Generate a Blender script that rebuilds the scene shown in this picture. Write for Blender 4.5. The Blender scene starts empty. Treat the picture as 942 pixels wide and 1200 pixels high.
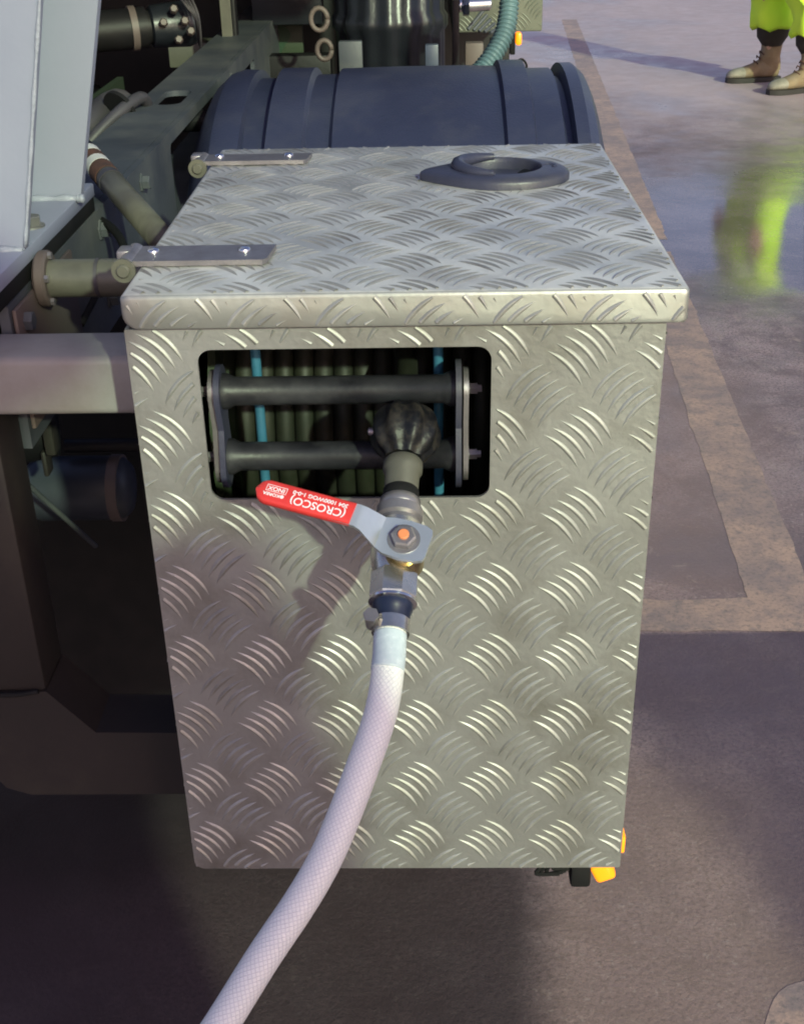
import bpy, bmesh, math, random
from mathutils import Vector, Matrix, noise
random.seed(7)
R_ = math.radians
S = bpy.context.scene
COL = S.collection

# ------------------------------------------------------------------ camera
CAM = Vector((0.02268897, -0.77544059, 1.21871974))
CF = Vector((-0.02287141, 0.88190382, -0.47087425))
CR = Vector((0.99968982, 0.01553087, -0.01946927))
CU = Vector((0.00985694, 0.47117348, 0.88198548))
FPX = 1438.1077
cd = bpy.data.cameras.new('camera'); cam = bpy.data.objects.new('camera', cd); COL.objects.link(cam)
cd.sensor_fit = 'HORIZONTAL'; cd.sensor_width = 36; cd.lens = 36 * FPX / 942
cd.clip_start = 0.01; cd.clip_end = 1000
m = Matrix((CR, CU, -CF)).transposed().to_4x4(); m.translation = CAM
cam.matrix_world = m
S.camera = cam

# ------------------------------------------------------------------ light
SUN_AZ, SUN_EL = R_(25), R_(24)
to_sun = Vector((math.sin(SUN_AZ) * math.cos(SUN_EL), -math.cos(SUN_AZ) * math.cos(SUN_EL), math.sin(SUN_EL)))
W = bpy.data.worlds.new('World'); S.world = W; W.use_nodes = True
wn, wl = W.node_tree.nodes, W.node_tree.links
sky = wn.new('ShaderNodeTexSky'); sky.sky_type = 'NISHITA'; sky.sun_disc = False
sky.sun_elevation = SUN_EL; sky.sun_rotation = math.atan2(to_sun.x, to_sun.y)
sky.dust_density = 2.0
tint = wn.new('ShaderNodeMix'); tint.data_type = 'RGBA'; tint.blend_type = 'MULTIPLY'; tint.inputs[0].default_value = 1
tint.inputs[7].default_value = (1.0, 0.85, 0.97, 1)
wl.new(sky.outputs[0], tint.inputs[6]); wl.new(tint.outputs[2], wn['Background'].inputs['Color'])
wn['Background'].inputs['Strength'].default_value = 0.115
sl = bpy.data.lights.new('sun', 'SUN'); sl.energy = 2.7; sl.angle = R_(1.4); sl.color = (0.80, 1.0, 0.66)
so = bpy.data.objects.new('sun', sl); COL.objects.link(so); so.location = (2, -4, 4)
so.rotation_euler = (-to_sun).to_track_quat('-Z', 'Y').to_euler()
S.view_settings.view_transform = 'Standard'; S.view_settings.look = 'None'
S.view_settings.exposure = 0.5
S.cycles.filter_width = 1.9; S.view_settings.gamma = 1

# ------------------------------------------------------------------ helpers
def at(u, v, y):
    """point of the plane Y = y that lies on the photograph's sight line u, v (used to read sizes off the photo)"""
    d = CF + CR * ((u - 471) / FPX) + CU * ((600 - v) / FPX)
    return CAM + d * ((y - CAM.y) / d.y)
def atd(u, v, t):
    return CAM + (CF + CR * ((u - 471) / FPX) + CU * ((600 - v) / FPX)) * t

def mat(name, c1, c2=None, rough=.5, metal=0.0, scale=20, bump=0.0, bscale=None, dirt=None, dscale=4, damt=.5, rvar=.12, emit=None, spec=.5, coat=0):
    M = bpy.data.materials.new(name); M.use_nodes = True
    n, l = M.node_tree.nodes, M.node_tree.links
    b = n['Principled BSDF']
    tc = n.new('ShaderNodeTexCoord')
    nz = n.new('ShaderNodeTexNoise'); nz.inputs['Scale'].default_value = scale; nz.inputs['Detail'].default_value = 6
    l.new(tc.outputs['Object'], nz.inputs['Vector'])
    mx = n.new('ShaderNodeMix'); mx.data_type = 'RGBA'
    mx.inputs[6].default_value = (*c1, 1); mx.inputs[7].default_value = (*(c2 or [x * .75 for x in c1]), 1)
    rp = n.new('ShaderNodeMapRange'); rp.inputs[1].default_value = .35; rp.inputs[2].default_value = .65
    l.new(nz.outputs[0], rp.inputs[0]); l.new(rp.outputs[0], mx.inputs[0])
    col = mx.outputs[2]
    if dirt:
        n2 = n.new('ShaderNodeTexNoise'); n2.inputs['Scale'].default_value = dscale; n2.inputs['Detail'].default_value = 8
        n2.inputs['Roughness'].default_value = .65
        l.new(tc.outputs['Object'], n2.inputs['Vector'])
        r2 = n.new('ShaderNodeMapRange'); r2.inputs[1].default_value = .48; r2.inputs[2].default_value = .7; r2.inputs[4].default_value = damt
        l.new(n2.outputs[0], r2.inputs[0])
        m2 = n.new('ShaderNodeMix'); m2.data_type = 'RGBA'; m2.inputs[7].default_value = (*dirt, 1)
        l.new(r2.outputs[0], m2.inputs[0]); l.new(col, m2.inputs[6]); col = m2.outputs[2]
    l.new(col, b.inputs['Base Color'])
    rr = n.new('ShaderNodeMapRange'); rr.inputs[3].default_value = max(.03, rough - rvar); rr.inputs[4].default_value = min(1, rough + rvar)
    l.new(nz.outputs[0], rr.inputs[0]); l.new(rr.outputs[0], b.inputs['Roughness'])
    b.inputs['Metallic'].default_value = metal
    b.inputs['Specular IOR Level'].default_value = spec
    b.inputs['Coat Weight'].default_value = coat
    if bump:
        n3 = n.new('ShaderNodeTexNoise'); n3.inputs['Scale'].default_value = bscale or scale * 8; n3.inputs['Detail'].default_value = 5
        l.new(tc.outputs['Object'], n3.inputs['Vector'])
        bp = n.new('ShaderNodeBump'); bp.inputs['Strength'].default_value = bump; bp.inputs['Distance'].default_value = .002
        l.new(n3.outputs[0], bp.inputs['Height']); l.new(bp.outputs[0], b.inputs['Normal'])
    if emit:
        b.inputs['Emission Color'].default_value = (*emit[:3], 1); b.inputs['Emission Strength'].default_value = emit[3]
    return M

M = {}
M['alu_far'] = mat('dull_rear_tread_plate', (.2, .21, .17), (.15, .16, .13), rough=.5, metal=.4, scale=9, bump=.1)
M['alu'] = mat('tread_plate_aluminium', (.40, .39, .385), (.30, .29, .285), rough=.46, metal=.65, scale=11, bump=.2, bscale=190, dirt=(.14, .12, .09), dscale=9, damt=.65)
M['bars'] = mat('worn_tread_bars', (.46, .45, .435), (.34, .33, .32), rough=.54, metal=.68, scale=24, dirt=(.17, .15, .115), dscale=10, damt=.75, rvar=.16)
M['bars_lid'] = mat('grimy_lid_bars', (.50, .47, .46), (.38, .36, .35), rough=.45, metal=.6, scale=30, dirt=(.16, .135, .12), dscale=10, damt=.8)
M['alu_lid'] = mat('lid_aluminium', (.44, .43, .42), (.34, .33, .32), rough=.44, metal=.65, scale=14, bump=.12, bscale=160, dirt=(.34, .29, .26), dscale=11, damt=.7)
def paint_top_light(Mm):
    # overhead light painted into the lid's upward face as a patchy pale colour
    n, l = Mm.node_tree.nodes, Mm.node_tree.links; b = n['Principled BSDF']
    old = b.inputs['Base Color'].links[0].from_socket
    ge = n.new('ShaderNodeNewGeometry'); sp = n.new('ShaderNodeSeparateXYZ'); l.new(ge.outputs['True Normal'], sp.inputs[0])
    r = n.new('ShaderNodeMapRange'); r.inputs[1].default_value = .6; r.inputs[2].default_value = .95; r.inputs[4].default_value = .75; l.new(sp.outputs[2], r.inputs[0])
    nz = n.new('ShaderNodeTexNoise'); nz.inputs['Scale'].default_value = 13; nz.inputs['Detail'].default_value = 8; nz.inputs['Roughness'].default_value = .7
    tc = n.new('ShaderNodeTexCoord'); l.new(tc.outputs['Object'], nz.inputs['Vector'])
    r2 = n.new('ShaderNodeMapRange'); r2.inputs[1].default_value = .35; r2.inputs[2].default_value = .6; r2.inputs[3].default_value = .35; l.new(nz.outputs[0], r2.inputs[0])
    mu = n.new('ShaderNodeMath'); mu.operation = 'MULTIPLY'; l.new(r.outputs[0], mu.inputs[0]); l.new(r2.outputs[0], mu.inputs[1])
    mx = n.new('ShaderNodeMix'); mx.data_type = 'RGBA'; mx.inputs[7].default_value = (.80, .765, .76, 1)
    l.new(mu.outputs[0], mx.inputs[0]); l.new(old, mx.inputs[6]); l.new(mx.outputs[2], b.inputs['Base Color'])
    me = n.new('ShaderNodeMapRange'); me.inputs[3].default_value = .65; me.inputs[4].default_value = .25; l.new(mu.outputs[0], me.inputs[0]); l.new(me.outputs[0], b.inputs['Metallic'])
paint_top_light(M['alu_lid'])
M['zinc'] = mat('zinc_plated_steel', (.33, .30, .32), (.25, .225, .24), rough=.4, metal=.7, scale=60, bump=.1)
M['bright'] = mat('bright_steel', (.80, .80, .82), (.66, .66, .68), rough=.22, metal=1, scale=40, rvar=.08)
M['steel'] = mat('stainless_steel', (.66, .64, .62), (.50, .48, .46), rough=.27, metal=.95, scale=50, rvar=.1, dirt=(.25, .2, .15), dscale=30, damt=.3)
M['lever'] = mat('brushed_lever_steel', (.72, .74, .78), (.60, .62, .66), rough=.35, metal=.8, scale=40)
M['brass'] = mat('brass_gland', (.62, .50, .28), (.45, .36, .2), rough=.28, metal=1, scale=60)
M['red'] = mat('red_vinyl_grip', (.72, .045, .04), (.64, .035, .035), rough=.38, scale=30, spec=.6)
M['ink'] = mat('white_print', (.82, .74, .8), (.78, .68, .76), rough=.5)
M['orange_mark'] = mat('orange_paint_dot', (.8, .28, .12), (.7, .2, .08), rough=.5)
M['black_pl'] = mat('black_plastic', (.030, .031, .058), (.045, .046, .08), rough=.42, scale=20, bump=.15, bscale=300, dirt=(.12, .11, .10), dscale=12, damt=.35)
M['roller'] = mat('worn_black_roller', (.010, .010, .013), (.026, .026, .031), rough=.4, scale=30, bump=.1, dirt=(.075, .075, .08), dscale=28, damt=.45, spec=.3)
M['ball'] = mat('black_rubber_stopper', (.005, .005, .007), (.008, .008, .010), rough=.42, scale=30, bump=.3, dirt=(.10, .08, .06), dscale=60, damt=.4, spec=.3)
M['fender'] = mat('dusty_black_mudguard_plastic', (.028, .032, .068), (.04, .045, .088), rough=.42, scale=6, bump=.3, bscale=260, dirt=(.13, .125, .14), dscale=16, damt=.16)
M['blue_pl'] = mat('blue_roller_plastic', (.045, .17, .27), (.035, .13, .21), rough=.4, scale=30)
M['olive'] = mat('olive_hose_rubber', (.016, .018, .010), (.010, .012, .007), rough=.6, scale=30, dirt=(.045, .04, .03), dscale=26, damt=.5)
M['olive_paint'] = mat('dark_olive_drum_paint', (.035, .05, .025), (.025, .035, .02), rough=.55, scale=10)
M['white_paint'] = mat('pale_grey_steel_paint', (.27, .28, .37), (.24, .25, .34), rough=.45, scale=8, bump=.1, bscale=120)
M['weld'] = mat('painted_weld', (.31, .32, .40), (.28, .29, .36), rough=.4, scale=60, bump=.6, bscale=220)
M['rubber'] = mat('black_rubber', (.008, .008, .009), (.013, .012, .013), rough=.75, scale=30, spec=.2)
M['rail'] = mat('chassis_grey_paint', (.05, .055, .068), (.075, .082, .095), rough=.5, scale=7, bump=.15, bscale=90, dirt=(.16, .16, .145), dscale=5, damt=.65)
M['rail_end'] = mat('chassis_brown_primer', (.10, .075, .07), (.13, .10, .09), rough=.55, scale=9, bump=.1)
M['beam'] = mat('grey_beam_paint', (.29, .27, .27), (.24, .225, .22), rough=.5, scale=7, bump=.12, bscale=120, dirt=(.13, .10, .08), dscale=8, damt=.5)
M['post'] = mat('brown_grey_post_paint', (.024, .019, .019), (.017, .014, .014), rough=.6, scale=6, bump=.15, bscale=100, dirt=(.055, .047, .036), dscale=5, damt=.6, spec=.35)
M['pipe'] = mat('olive_grey_pipe_paint', (.125, .12, .095), (.09, .085, .07), rough=.42, scale=14, bump=.1, dirt=(.05, .042, .04), dscale=16, damt=.75)
M['rust'] = mat('rust', (.11, .045, .028), (.05, .025, .02), rough=.8, scale=60, bump=.4)
M['tape'] = mat('white_tape', (.62, .60, .60), (.5, .48, .48), rough=.5, scale=40)
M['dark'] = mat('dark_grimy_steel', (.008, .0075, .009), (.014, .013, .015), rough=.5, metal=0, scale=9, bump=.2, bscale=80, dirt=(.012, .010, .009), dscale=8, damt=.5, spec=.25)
M['dark_shiny'] = mat('oily_black_casting', (.008, .009, .013), (.016, .018, .024), rough=.34, metal=.0, scale=12, bump=.4, bscale=60)
M['grey_hose'] = mat('grey_rubber_hose', (.055, .05, .058), (.04, .036, .042), rough=.5, scale=20, dirt=(.16, .14, .13), dscale=12, damt=.5)
M['corr'] = mat('blue_grey_corrugated_hose', (.12, .20, .22), (.09, .15, .17), rough=.4, scale=25)
M['camo'] = mat('olive_green_paint', (.05, .07, .035), (.03, .045, .025), rough=.5, scale=5)
M['camo2'] = mat('dark_green_paint', (.012, .045, .02), (.01, .035, .016), rough=.5, scale=8)
M['amber'] = mat('lit_amber_lens', (.9, .25, .01), (.9, .25, .01), rough=.3, emit=(1.0, .22, .004, 1.1))
M['boot'] = mat('tan_suede_boot', (.25, .185, .11), (.20, .14, .08), rough=.85, scale=20, bump=.4, bscale=200, dirt=(.2, .17, .14), dscale=14, damt=.6)
M['toe'] = mat('scuffed_grey_toe_cap', (.30, .27, .22), (.22, .2, .16), rough=.7, scale=30, bump=.3)
M['sole'] = mat('dark_boot_sole', (.02, .017, .016), (.03, .026, .024), rough=.7)
M['hivis'] = mat('hi_vis_lime_fabric', (.68, .98, .06), (.58, .95, .05), rough=.7, scale=5, bump=1.0, bscale=14)
M['silver'] = mat('silver_reflective_tape', (.75, .72, .76), (.65, .63, .66), rough=.35, metal=.3)
M['trouser'] = mat('dark_brown_work_trousers', (.022, .016, .014), (.032, .025, .02), rough=.85, scale=30)
M['skin'] = mat('skin', (.50, .30, .22), (.46, .26, .19), rough=.55, scale=20)
M['hair'] = mat('dark_hair', (.03, .02, .015), (.02, .014, .01), rough=.6)

def braided():
    Mm = bpy.data.materials.new('white_braided_hose'); Mm.use_nodes = True
    n, l = Mm.node_tree.nodes, Mm.node_tree.links; b = n['Principled BSDF']
    uv = n.new('ShaderNodeUVMap'); sp = n.new('ShaderNodeSeparateXYZ'); l.new(uv.outputs[0], sp.inputs[0])
    def wave(sign):
        a = n.new('ShaderNodeMath'); a.operation = 'MULTIPLY'; a.inputs[1].default_value = 20 * math.pi; l.new(sp.outputs[0], a.inputs[0])
        c = n.new('ShaderNodeMath'); c.operation = 'MULTIPLY'; c.inputs[1].default_value = sign * math.pi / .0036; l.new(sp.outputs[1], c.inputs[0])
        d = n.new('ShaderNodeMath'); d.operation = 'ADD'; l.new(a.outputs[0], d.inputs[0]); l.new(c.outputs[0], d.inputs[1])
        e = n.new('ShaderNodeMath'); e.operation = 'SINE'; l.new(d.outputs[0], e.inputs[0])
        f = n.new('ShaderNodeMath'); f.operation = 'ABSOLUTE'; l.new(e.outputs[0], f.inputs[0])
        g = n.new('ShaderNodeMapRange'); g.inputs[1].default_value = 0; g.inputs[2].default_value = .45; g.inputs[3].default_value = 1; g.inputs[4].default_value = 0
        l.new(f.outputs[0], g.inputs[0]); return g.outputs[0]
    mxm = n.new('ShaderNodeMath'); mxm.operation = 'MAXIMUM'; l.new(wave(1), mxm.inputs[0]); l.new(wave(-1), mxm.inputs[1])
    mx = n.new('ShaderNodeMix'); mx.data_type = 'RGBA'; mx.inputs[6].default_value = (.96, .95, .93, 1); mx.inputs[7].default_value = (.79, .775, .80, 1)
    l.new(mxm.outputs[0], mx.inputs[0])
    l.new(mx.outputs[2], b.inputs['Base Color'])
    b.inputs['Roughness'].default_value = .28
    b.inputs['Subsurface Weight'].default_value = 0.0; b.inputs['Subsurface Radius'].default_value = (.01, .01, .01); b.inputs['Subsurface Scale'].default_value = .5
    bp = n.new('ShaderNodeBump'); bp.inputs['Strength'].default_value = .45; bp.inputs['Distance'].default_value = .0006
    l.new(mxm.outputs[0], bp.inputs['Height']); l.new(bp.outputs[0], b.inputs['Normal'])
    return Mm
M['braid'] = braided()

class MB:
    def __init__(s): s.bm = bmesh.new()
    def box(s, x0, x1, y0, y1, z0, z1, bev=0, seg=2, mx=None):
        r = bmesh.ops.create_cube(s.bm, size=1)
        vs = r['verts']
        for v in vs:
            v.co = Vector(((x0 + x1) / 2 + v.co.x * (x1 - x0), (y0 + y1) / 2 + v.co.y * (y1 - y0), (z0 + z1) / 2 + v.co.z * (z1 - z0)))
        if mx:
            for v in vs: v.co = mx @ v.co
        if bev:
            es = list({e for v in vs for e in v.link_edges})
            bmesh.ops.bevel(s.bm, geom=es, offset=bev, segments=seg, affect='EDGES', profile=.5)
        return s
    def rings(s, rings, cap0=True, cap1=True, closed=True, uvlen=None):
        vv = [[s.bm.verts.new(p) for p in r] for r in rings]
        n = len(vv[0]); fs = []
        for i in range(len(vv) - 1):
            for j in range(n if closed else n - 1):
                k = (j + 1) % n
                fs.append((i, j, s.bm.faces.new((vv[i][j], vv[i][k], vv[i + 1][k], vv[i + 1][j]))))
        if cap0: s.bm.faces.new(list(reversed(vv[0])))
        if cap1: s.bm.faces.new(vv[-1])
        if uvlen:
            uv = s.bm.loops.layers.uv.verify()
            for i, j, f in fs:
                for lp, (a, b) in zip(f.loops, ((i, j), (i, j + 1), (i + 1, j + 1), (i + 1, j))):
                    lp[uv].uv = (b / n, uvlen[a])
        return s
    def lathe(s, prof, o, ax, n=24, caps=True, lobes=0, amp=0):
        o, ax = Vector(o), Vector(ax).normalized()
        a = ax.orthogonal().normalized(); b = ax.cross(a)
        rs = []
        for t, r in prof:
            ring = []
            for i in range(n):
                th = 2 * math.pi * i / n
                rr = r * (1 + amp * (math.cos(lobes * th))) if lobes else r
                ring.append(o + ax * t + (a * math.cos(th) + b * math.sin(th)) * rr)
            rs.append(ring)
        return s.rings(rs, caps, caps)
    def cyl(s, p0, p1, r0, r1=None, n=20, ch=0):
        p0, p1 = Vector(p0), Vector(p1); r1 = r0 if r1 is None else r1; L = (p1 - p0).length
        pr = [(0, r0 - ch), (ch, r0), (L - ch, r1), (L, r1 - ch)] if ch else [(0, r0), (L, r1)]
        return s.lathe(pr, p0, p1 - p0, n)
    def tube(s, pts, r, n=14, caps=True, uv=False):
        pts = [Vector(p) for p in pts]; rs = []; ref = None; ln = [0]
        for i, p in enumerate(pts):
            t = (pts[min(i + 1, len(pts) - 1)] - pts[max(i - 1, 0)]).normalized()
            if ref is None: ref = t.orthogonal().normalized()
            ref = (ref - t * ref.dot(t)).normalized(); b = t.cross(ref)
            rr = r[i] if isinstance(r, (list, tuple)) else r
            rs.append([p + (ref * math.cos(2 * math.pi * k / n) + b * math.sin(2 * math.pi * k / n)) * rr for k in range(n)])
            if i: ln.append(ln[-1] + (p - pts[i - 1]).length)
        return s.rings(rs, caps, caps, uvlen=ln if uv else None)
    def plate(s, outer, holes, o, ex, ey, th):
        """flat plate with holes: outlines in (ex, ey), thickness along -(ex x ey)"""
        o, ex, ey = Vector(o), Vector(ex), Vector(ey); nn = ex.cross(ey)
        es = []
        for lp in [outer] + holes:
            vs = [s.bm.verts.new(o + ex * a + ey * b) for a, b in lp]
            es += [s.bm.edges.new((vs[i], vs[(i + 1) % len(vs)])) for i in range(len(vs))]
        g = bmesh.ops.triangle_fill(s.bm, use_beauty=True, edges=es, normal=nn)
        fs = [f for f in g['geom'] if isinstance(f, bmesh.types.BMFace)]
        ex_ = bmesh.ops.extrude_face_region(s.bm, geom=fs, use_keep_orig=True)
        bmesh.ops.translate(s.bm, vec=-nn * th, verts=[v for v in ex_['geom'] if isinstance(v, bmesh.types.BMVert)])
        return s
    def prism(s, outline, o, ex, ey, th): return s.plate(outline, [], o, ex, ey, th)
    def build(s, name, material, parent=None, smooth=40, **tags):
        bmesh.ops.recalc_face_normals(s.bm, faces=s.bm.faces)
        me = bpy.data.meshes.new(name); s.bm.to_mesh(me); s.bm.free()
        me.materials.append(material)
        me.shade_smooth()
        if smooth < 180: me.set_sharp_from_angle(angle=R_(smooth))
        ob = bpy.data.objects.new(name, me); COL.objects.link(ob)
        if parent: attach(ob, parent)
        for k, v in tags.items(): ob[k] = v
        return ob
def attach(ob, parent):
    ob.parent = parent
    ob.matrix_parent_inverse = world(parent).inverted()     # meshes are written in world coordinates
def world(o):
    return (world(o.parent) @ o.matrix_parent_inverse if o.parent else Matrix.Identity(4)) @ o.matrix_basis
def tag(o, label, cat, group=None):
    o['label'] = label; o['category'] = cat
    if group: o['group'] = group
    return o
def thing(name, loc, label, cat, group=None):
    o = bpy.data.objects.new(name, None); COL.objects.link(o); o.location = loc; o.empty_display_size = .05
    return tag(o, label, cat, group)
def copy_tree(o, parent=None):
    c = o.copy(); COL.objects.link(c)
    if parent: c.parent = parent
    for ch in o.children: copy_tree(ch, c)
    return c
def rrect(x0, x1, y0, y1, r, n=6):
    r = r if isinstance(r, (list, tuple)) else [r] * 4      # bl, br, tr, tl
    out = []
    for (cx, cy, a0, rr) in ((x0, y0, 180, r[0]), (x1, y0, 270, r[1]), (x1, y1, 0, r[2]), (x0, y1, 90, r[3])):
        sx = 1 if cx == x0 else -1; sy = 1 if cy == y0 else -1
        for k in range(n + 1):
            a = R_(a0 + 90 * k / n)
            out.append((cx + sx * rr + rr * math.cos(a), cy + sy * rr + rr * math.sin(a)))
    return out
def catmull(pts, k=8):
    pts = [Vector(p) for p in pts]; out = []
    P = [pts[0] * 2 - pts[1]] + pts + [pts[-1] * 2 - pts[-2]]
    for i in range(1, len(P) - 2):
        for j in range(k):
            t = j / k; a, b, c, d = P[i - 1:i + 3]
            out.append(.5 * ((2 * b) + (c - a) * t + (2 * a - 5 * b + 4 * c - d) * t * t + (3 * b - a - 3 * c + d) * t ** 3))
    out.append(pts[-1]); return out

# ------------------------------------------------------------------ ground
def ground_nodes(name, wet_patch=False):
    Mm = bpy.data.materials.new(name); Mm.use_nodes = True
    n, l = Mm.node_tree.nodes, Mm.node_tree.links; b = n['Principled BSDF']
    tc = n.new('ShaderNodeTexCoord'); P = tc.outputs['Object']
    def nz(sc, det=6, ro=.55, dist=0):
        t = n.new('ShaderNodeTexNoise'); t.inputs['Scale'].default_value = sc; t.inputs['Detail'].default_value = det
        t.inputs['Roughness'].default_value = ro; t.inputs['Distortion'].default_value = dist
        l.new(P, t.inputs['Vector']); return t.outputs[0]
    def mr(x, a, c, lo=0, hi=1):
        t = n.new('ShaderNodeMapRange'); t.interpolation_type = 'SMOOTHSTEP'
        for i, v in ((1, a), (2, c), (3, lo), (4, hi)): t.inputs[i].default_value = v
        l.new(x, t.inputs[0]); return t.outputs[0]
    def mixc(fac, A, B):
        t = n.new('ShaderNodeMix'); t.data_type = 'RGBA'
        for i, x in ((0, fac), (6, A), (7, B)):
            if isinstance(x, tuple): t.inputs[i].default_value = (*x, 1)
            elif isinstance(x, (int, float)): t.inputs[i].default_value = x
            else: l.new(x, t.inputs[i])
        return t.outputs[2]
    def ma(op, a, c):
        t = n.new('ShaderNodeMath'); t.operation = op
        for i, x in ((0, a), (1, c)):
            if isinstance(x, (int, float)): t.inputs[i].default_value = x
            else: l.new(x, t.inputs[i])
        return t.outputs[0]
    warp = nz(2.2, 5, .6)
    def blob(cx, cy, rx, ry, amp=.9, lo=.8, hi=1.2):
        mp = n.new('ShaderNodeMapping'); mp.vector_type = 'POINT'
        mp.inputs['Location'].default_value = (-cx / rx, -cy / ry, 0); mp.inputs['Scale'].default_value = (1 / rx, 1 / ry, 0)
        l.new(P, mp.inputs['Vector'])
        ln = n.new('ShaderNodeVectorMath'); ln.operation = 'LENGTH'; l.new(mp.outputs[0], ln.inputs[0])
        d = ma('ADD', ln.outputs['Value'], ma('MULTIPLY', ma('SUBTRACT', warp, .5), amp))
        return mr(d, lo, hi, 1, 0)
    c = mixc(mr(nz(1.3, 8, .6, .4), .38, .62), (.27, .185, .205), (.39, .28, .30))
    c = mixc(mr(nz(5, 9, .72, .5), .42, .66, 0, .75), c, (.16, .11, .13))
    c = mixc(mr(nz(17, 6, .7), .56, .72, 0, .6), c, (.12, .095, .10))
    c = mixc(mr(nz(150, 4, .75), .47, .6, 0, .75), c, (.11, .082, .092))
    c = mixc(mr(nz(95, 4, .75), .56, .66, 0, .7), c, (.46, .37, .37))
    c = mixc(mr(nz(2.4, 9, .74, .8), .44, .62, 0, .72), c, (.13, .088, .098))
    c = mixc(mr(nz(11, 8, .78, .5), .57, .68, 0, .65), c, (.42, .31, .29))
    c = mixc(ma('MULTIPLY', blob(2.2, 9, 3.2, 4.2, .5, .6, 1.1), .6), c, (.60, .46, .48))  # far ground paler: part of its wet sheen is put into the colour
    c = mixc(ma('MULTIPLY', blob(.45, 1.9, .42, .95, .6, .6, 1.2), .42), c, (.38, .255, .235))
    c = mixc(ma('MULTIPLY', blob(.36, .22, .24, .5, .5, .7, 1.2), .5), c, (.31, .21, .165))
    # painted shade under tool box, darker strip to its right, painted shade under truck
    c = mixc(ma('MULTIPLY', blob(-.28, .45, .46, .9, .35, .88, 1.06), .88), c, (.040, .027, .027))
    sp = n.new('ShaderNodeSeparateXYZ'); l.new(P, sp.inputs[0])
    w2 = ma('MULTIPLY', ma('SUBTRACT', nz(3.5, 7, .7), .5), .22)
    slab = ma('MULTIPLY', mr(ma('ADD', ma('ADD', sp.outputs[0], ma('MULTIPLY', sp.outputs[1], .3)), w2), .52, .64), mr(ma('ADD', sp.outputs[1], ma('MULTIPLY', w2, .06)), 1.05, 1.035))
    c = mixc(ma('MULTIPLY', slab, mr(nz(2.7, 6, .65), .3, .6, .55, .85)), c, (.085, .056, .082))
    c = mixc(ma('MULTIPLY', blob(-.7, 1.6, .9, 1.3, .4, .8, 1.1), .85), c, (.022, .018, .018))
    wet = blob(1.25, 3.75, .85, 1.15, 1.1, .55, 1.2)
    wet2 = mr(nz(.7, 5, .6, .6), .45, .62, 0, .75)
    w = ma('MAXIMUM', wet, wet2)
    c = mixc(ma('MULTIPLY', w, .45), c, (.08, .066, .075))
    l.new(c, b.inputs['Base Color'])
    rr = mr(nz(9, 5), .3, .7, .42, .62)
    rw = ma('ADD', ma('MULTIPLY', rr, ma('SUBTRACT', 1, ma('MULTIPLY', w, .62))), ma('MULTIPLY', w, .02))
    if wet_patch:
        pool = blob(1.2, 3.55, .46, .80, .8, .5, 1.1)
        rw = ma('MULTIPLY', rw, ma('SUBTRACT', 1, ma('MULTIPLY', pool, .74)))
        l.new(ma('ADD', 1.5, ma('MULTIPLY', pool, .35)), b.inputs['IOR'])
    l.new(rw, b.inputs['Roughness'])
    b.inputs['Specular IOR Level'].default_value = .5
    bp = n.new('ShaderNodeBump'); bp.inputs['Strength'].default_value = .35; bp.inputs['Distance'].default_value = .003
    l.new(mixc(.5, nz(160, 4, .7), nz(28, 5, .6)), bp.inputs['Height']); l.new(bp.outputs[0], b.inputs['Normal'])
    bs = ma('SUBTRACT', .75, ma('MULTIPLY', w, .70)); l.new(bs, bp.inputs['Strength'])
    return Mm
M['ground'] = ground_nodes('stained_shaded_concrete')
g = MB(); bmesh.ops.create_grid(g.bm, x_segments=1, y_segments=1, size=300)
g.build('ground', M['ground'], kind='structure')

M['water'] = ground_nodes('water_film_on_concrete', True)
def sheet(name, outline, z, material, **tags):
    p = MB(); vs = [p.bm.verts.new((x, y, z)) for x, y in outline]
    es = [p.bm.edges.new((vs[i], vs[(i + 1) % len(vs)])) for i in range(len(vs))]
    bmesh.ops.triangle_fill(p.bm, use_beauty=True, edges=es, normal=(0, 0, 1))
    return p.build(name, material, **tags)
out = []
for k in range(140):
    a = 2 * math.pi * k / 140
    rr = 1 + .35 * noise.noise(Vector((math.cos(a) * 1.3, math.sin(a) * 1.3, 3.1))) + .14 * noise.noise(Vector((math.cos(a) * 6, math.sin(a) * 6, 1.7)))
    out.append((1.27 + .95 * rr * math.cos(a), 3.8 + 1.5 * rr * math.sin(a)))
sheet('puddle', out, .0003, M['water'], kind='structure')

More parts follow.
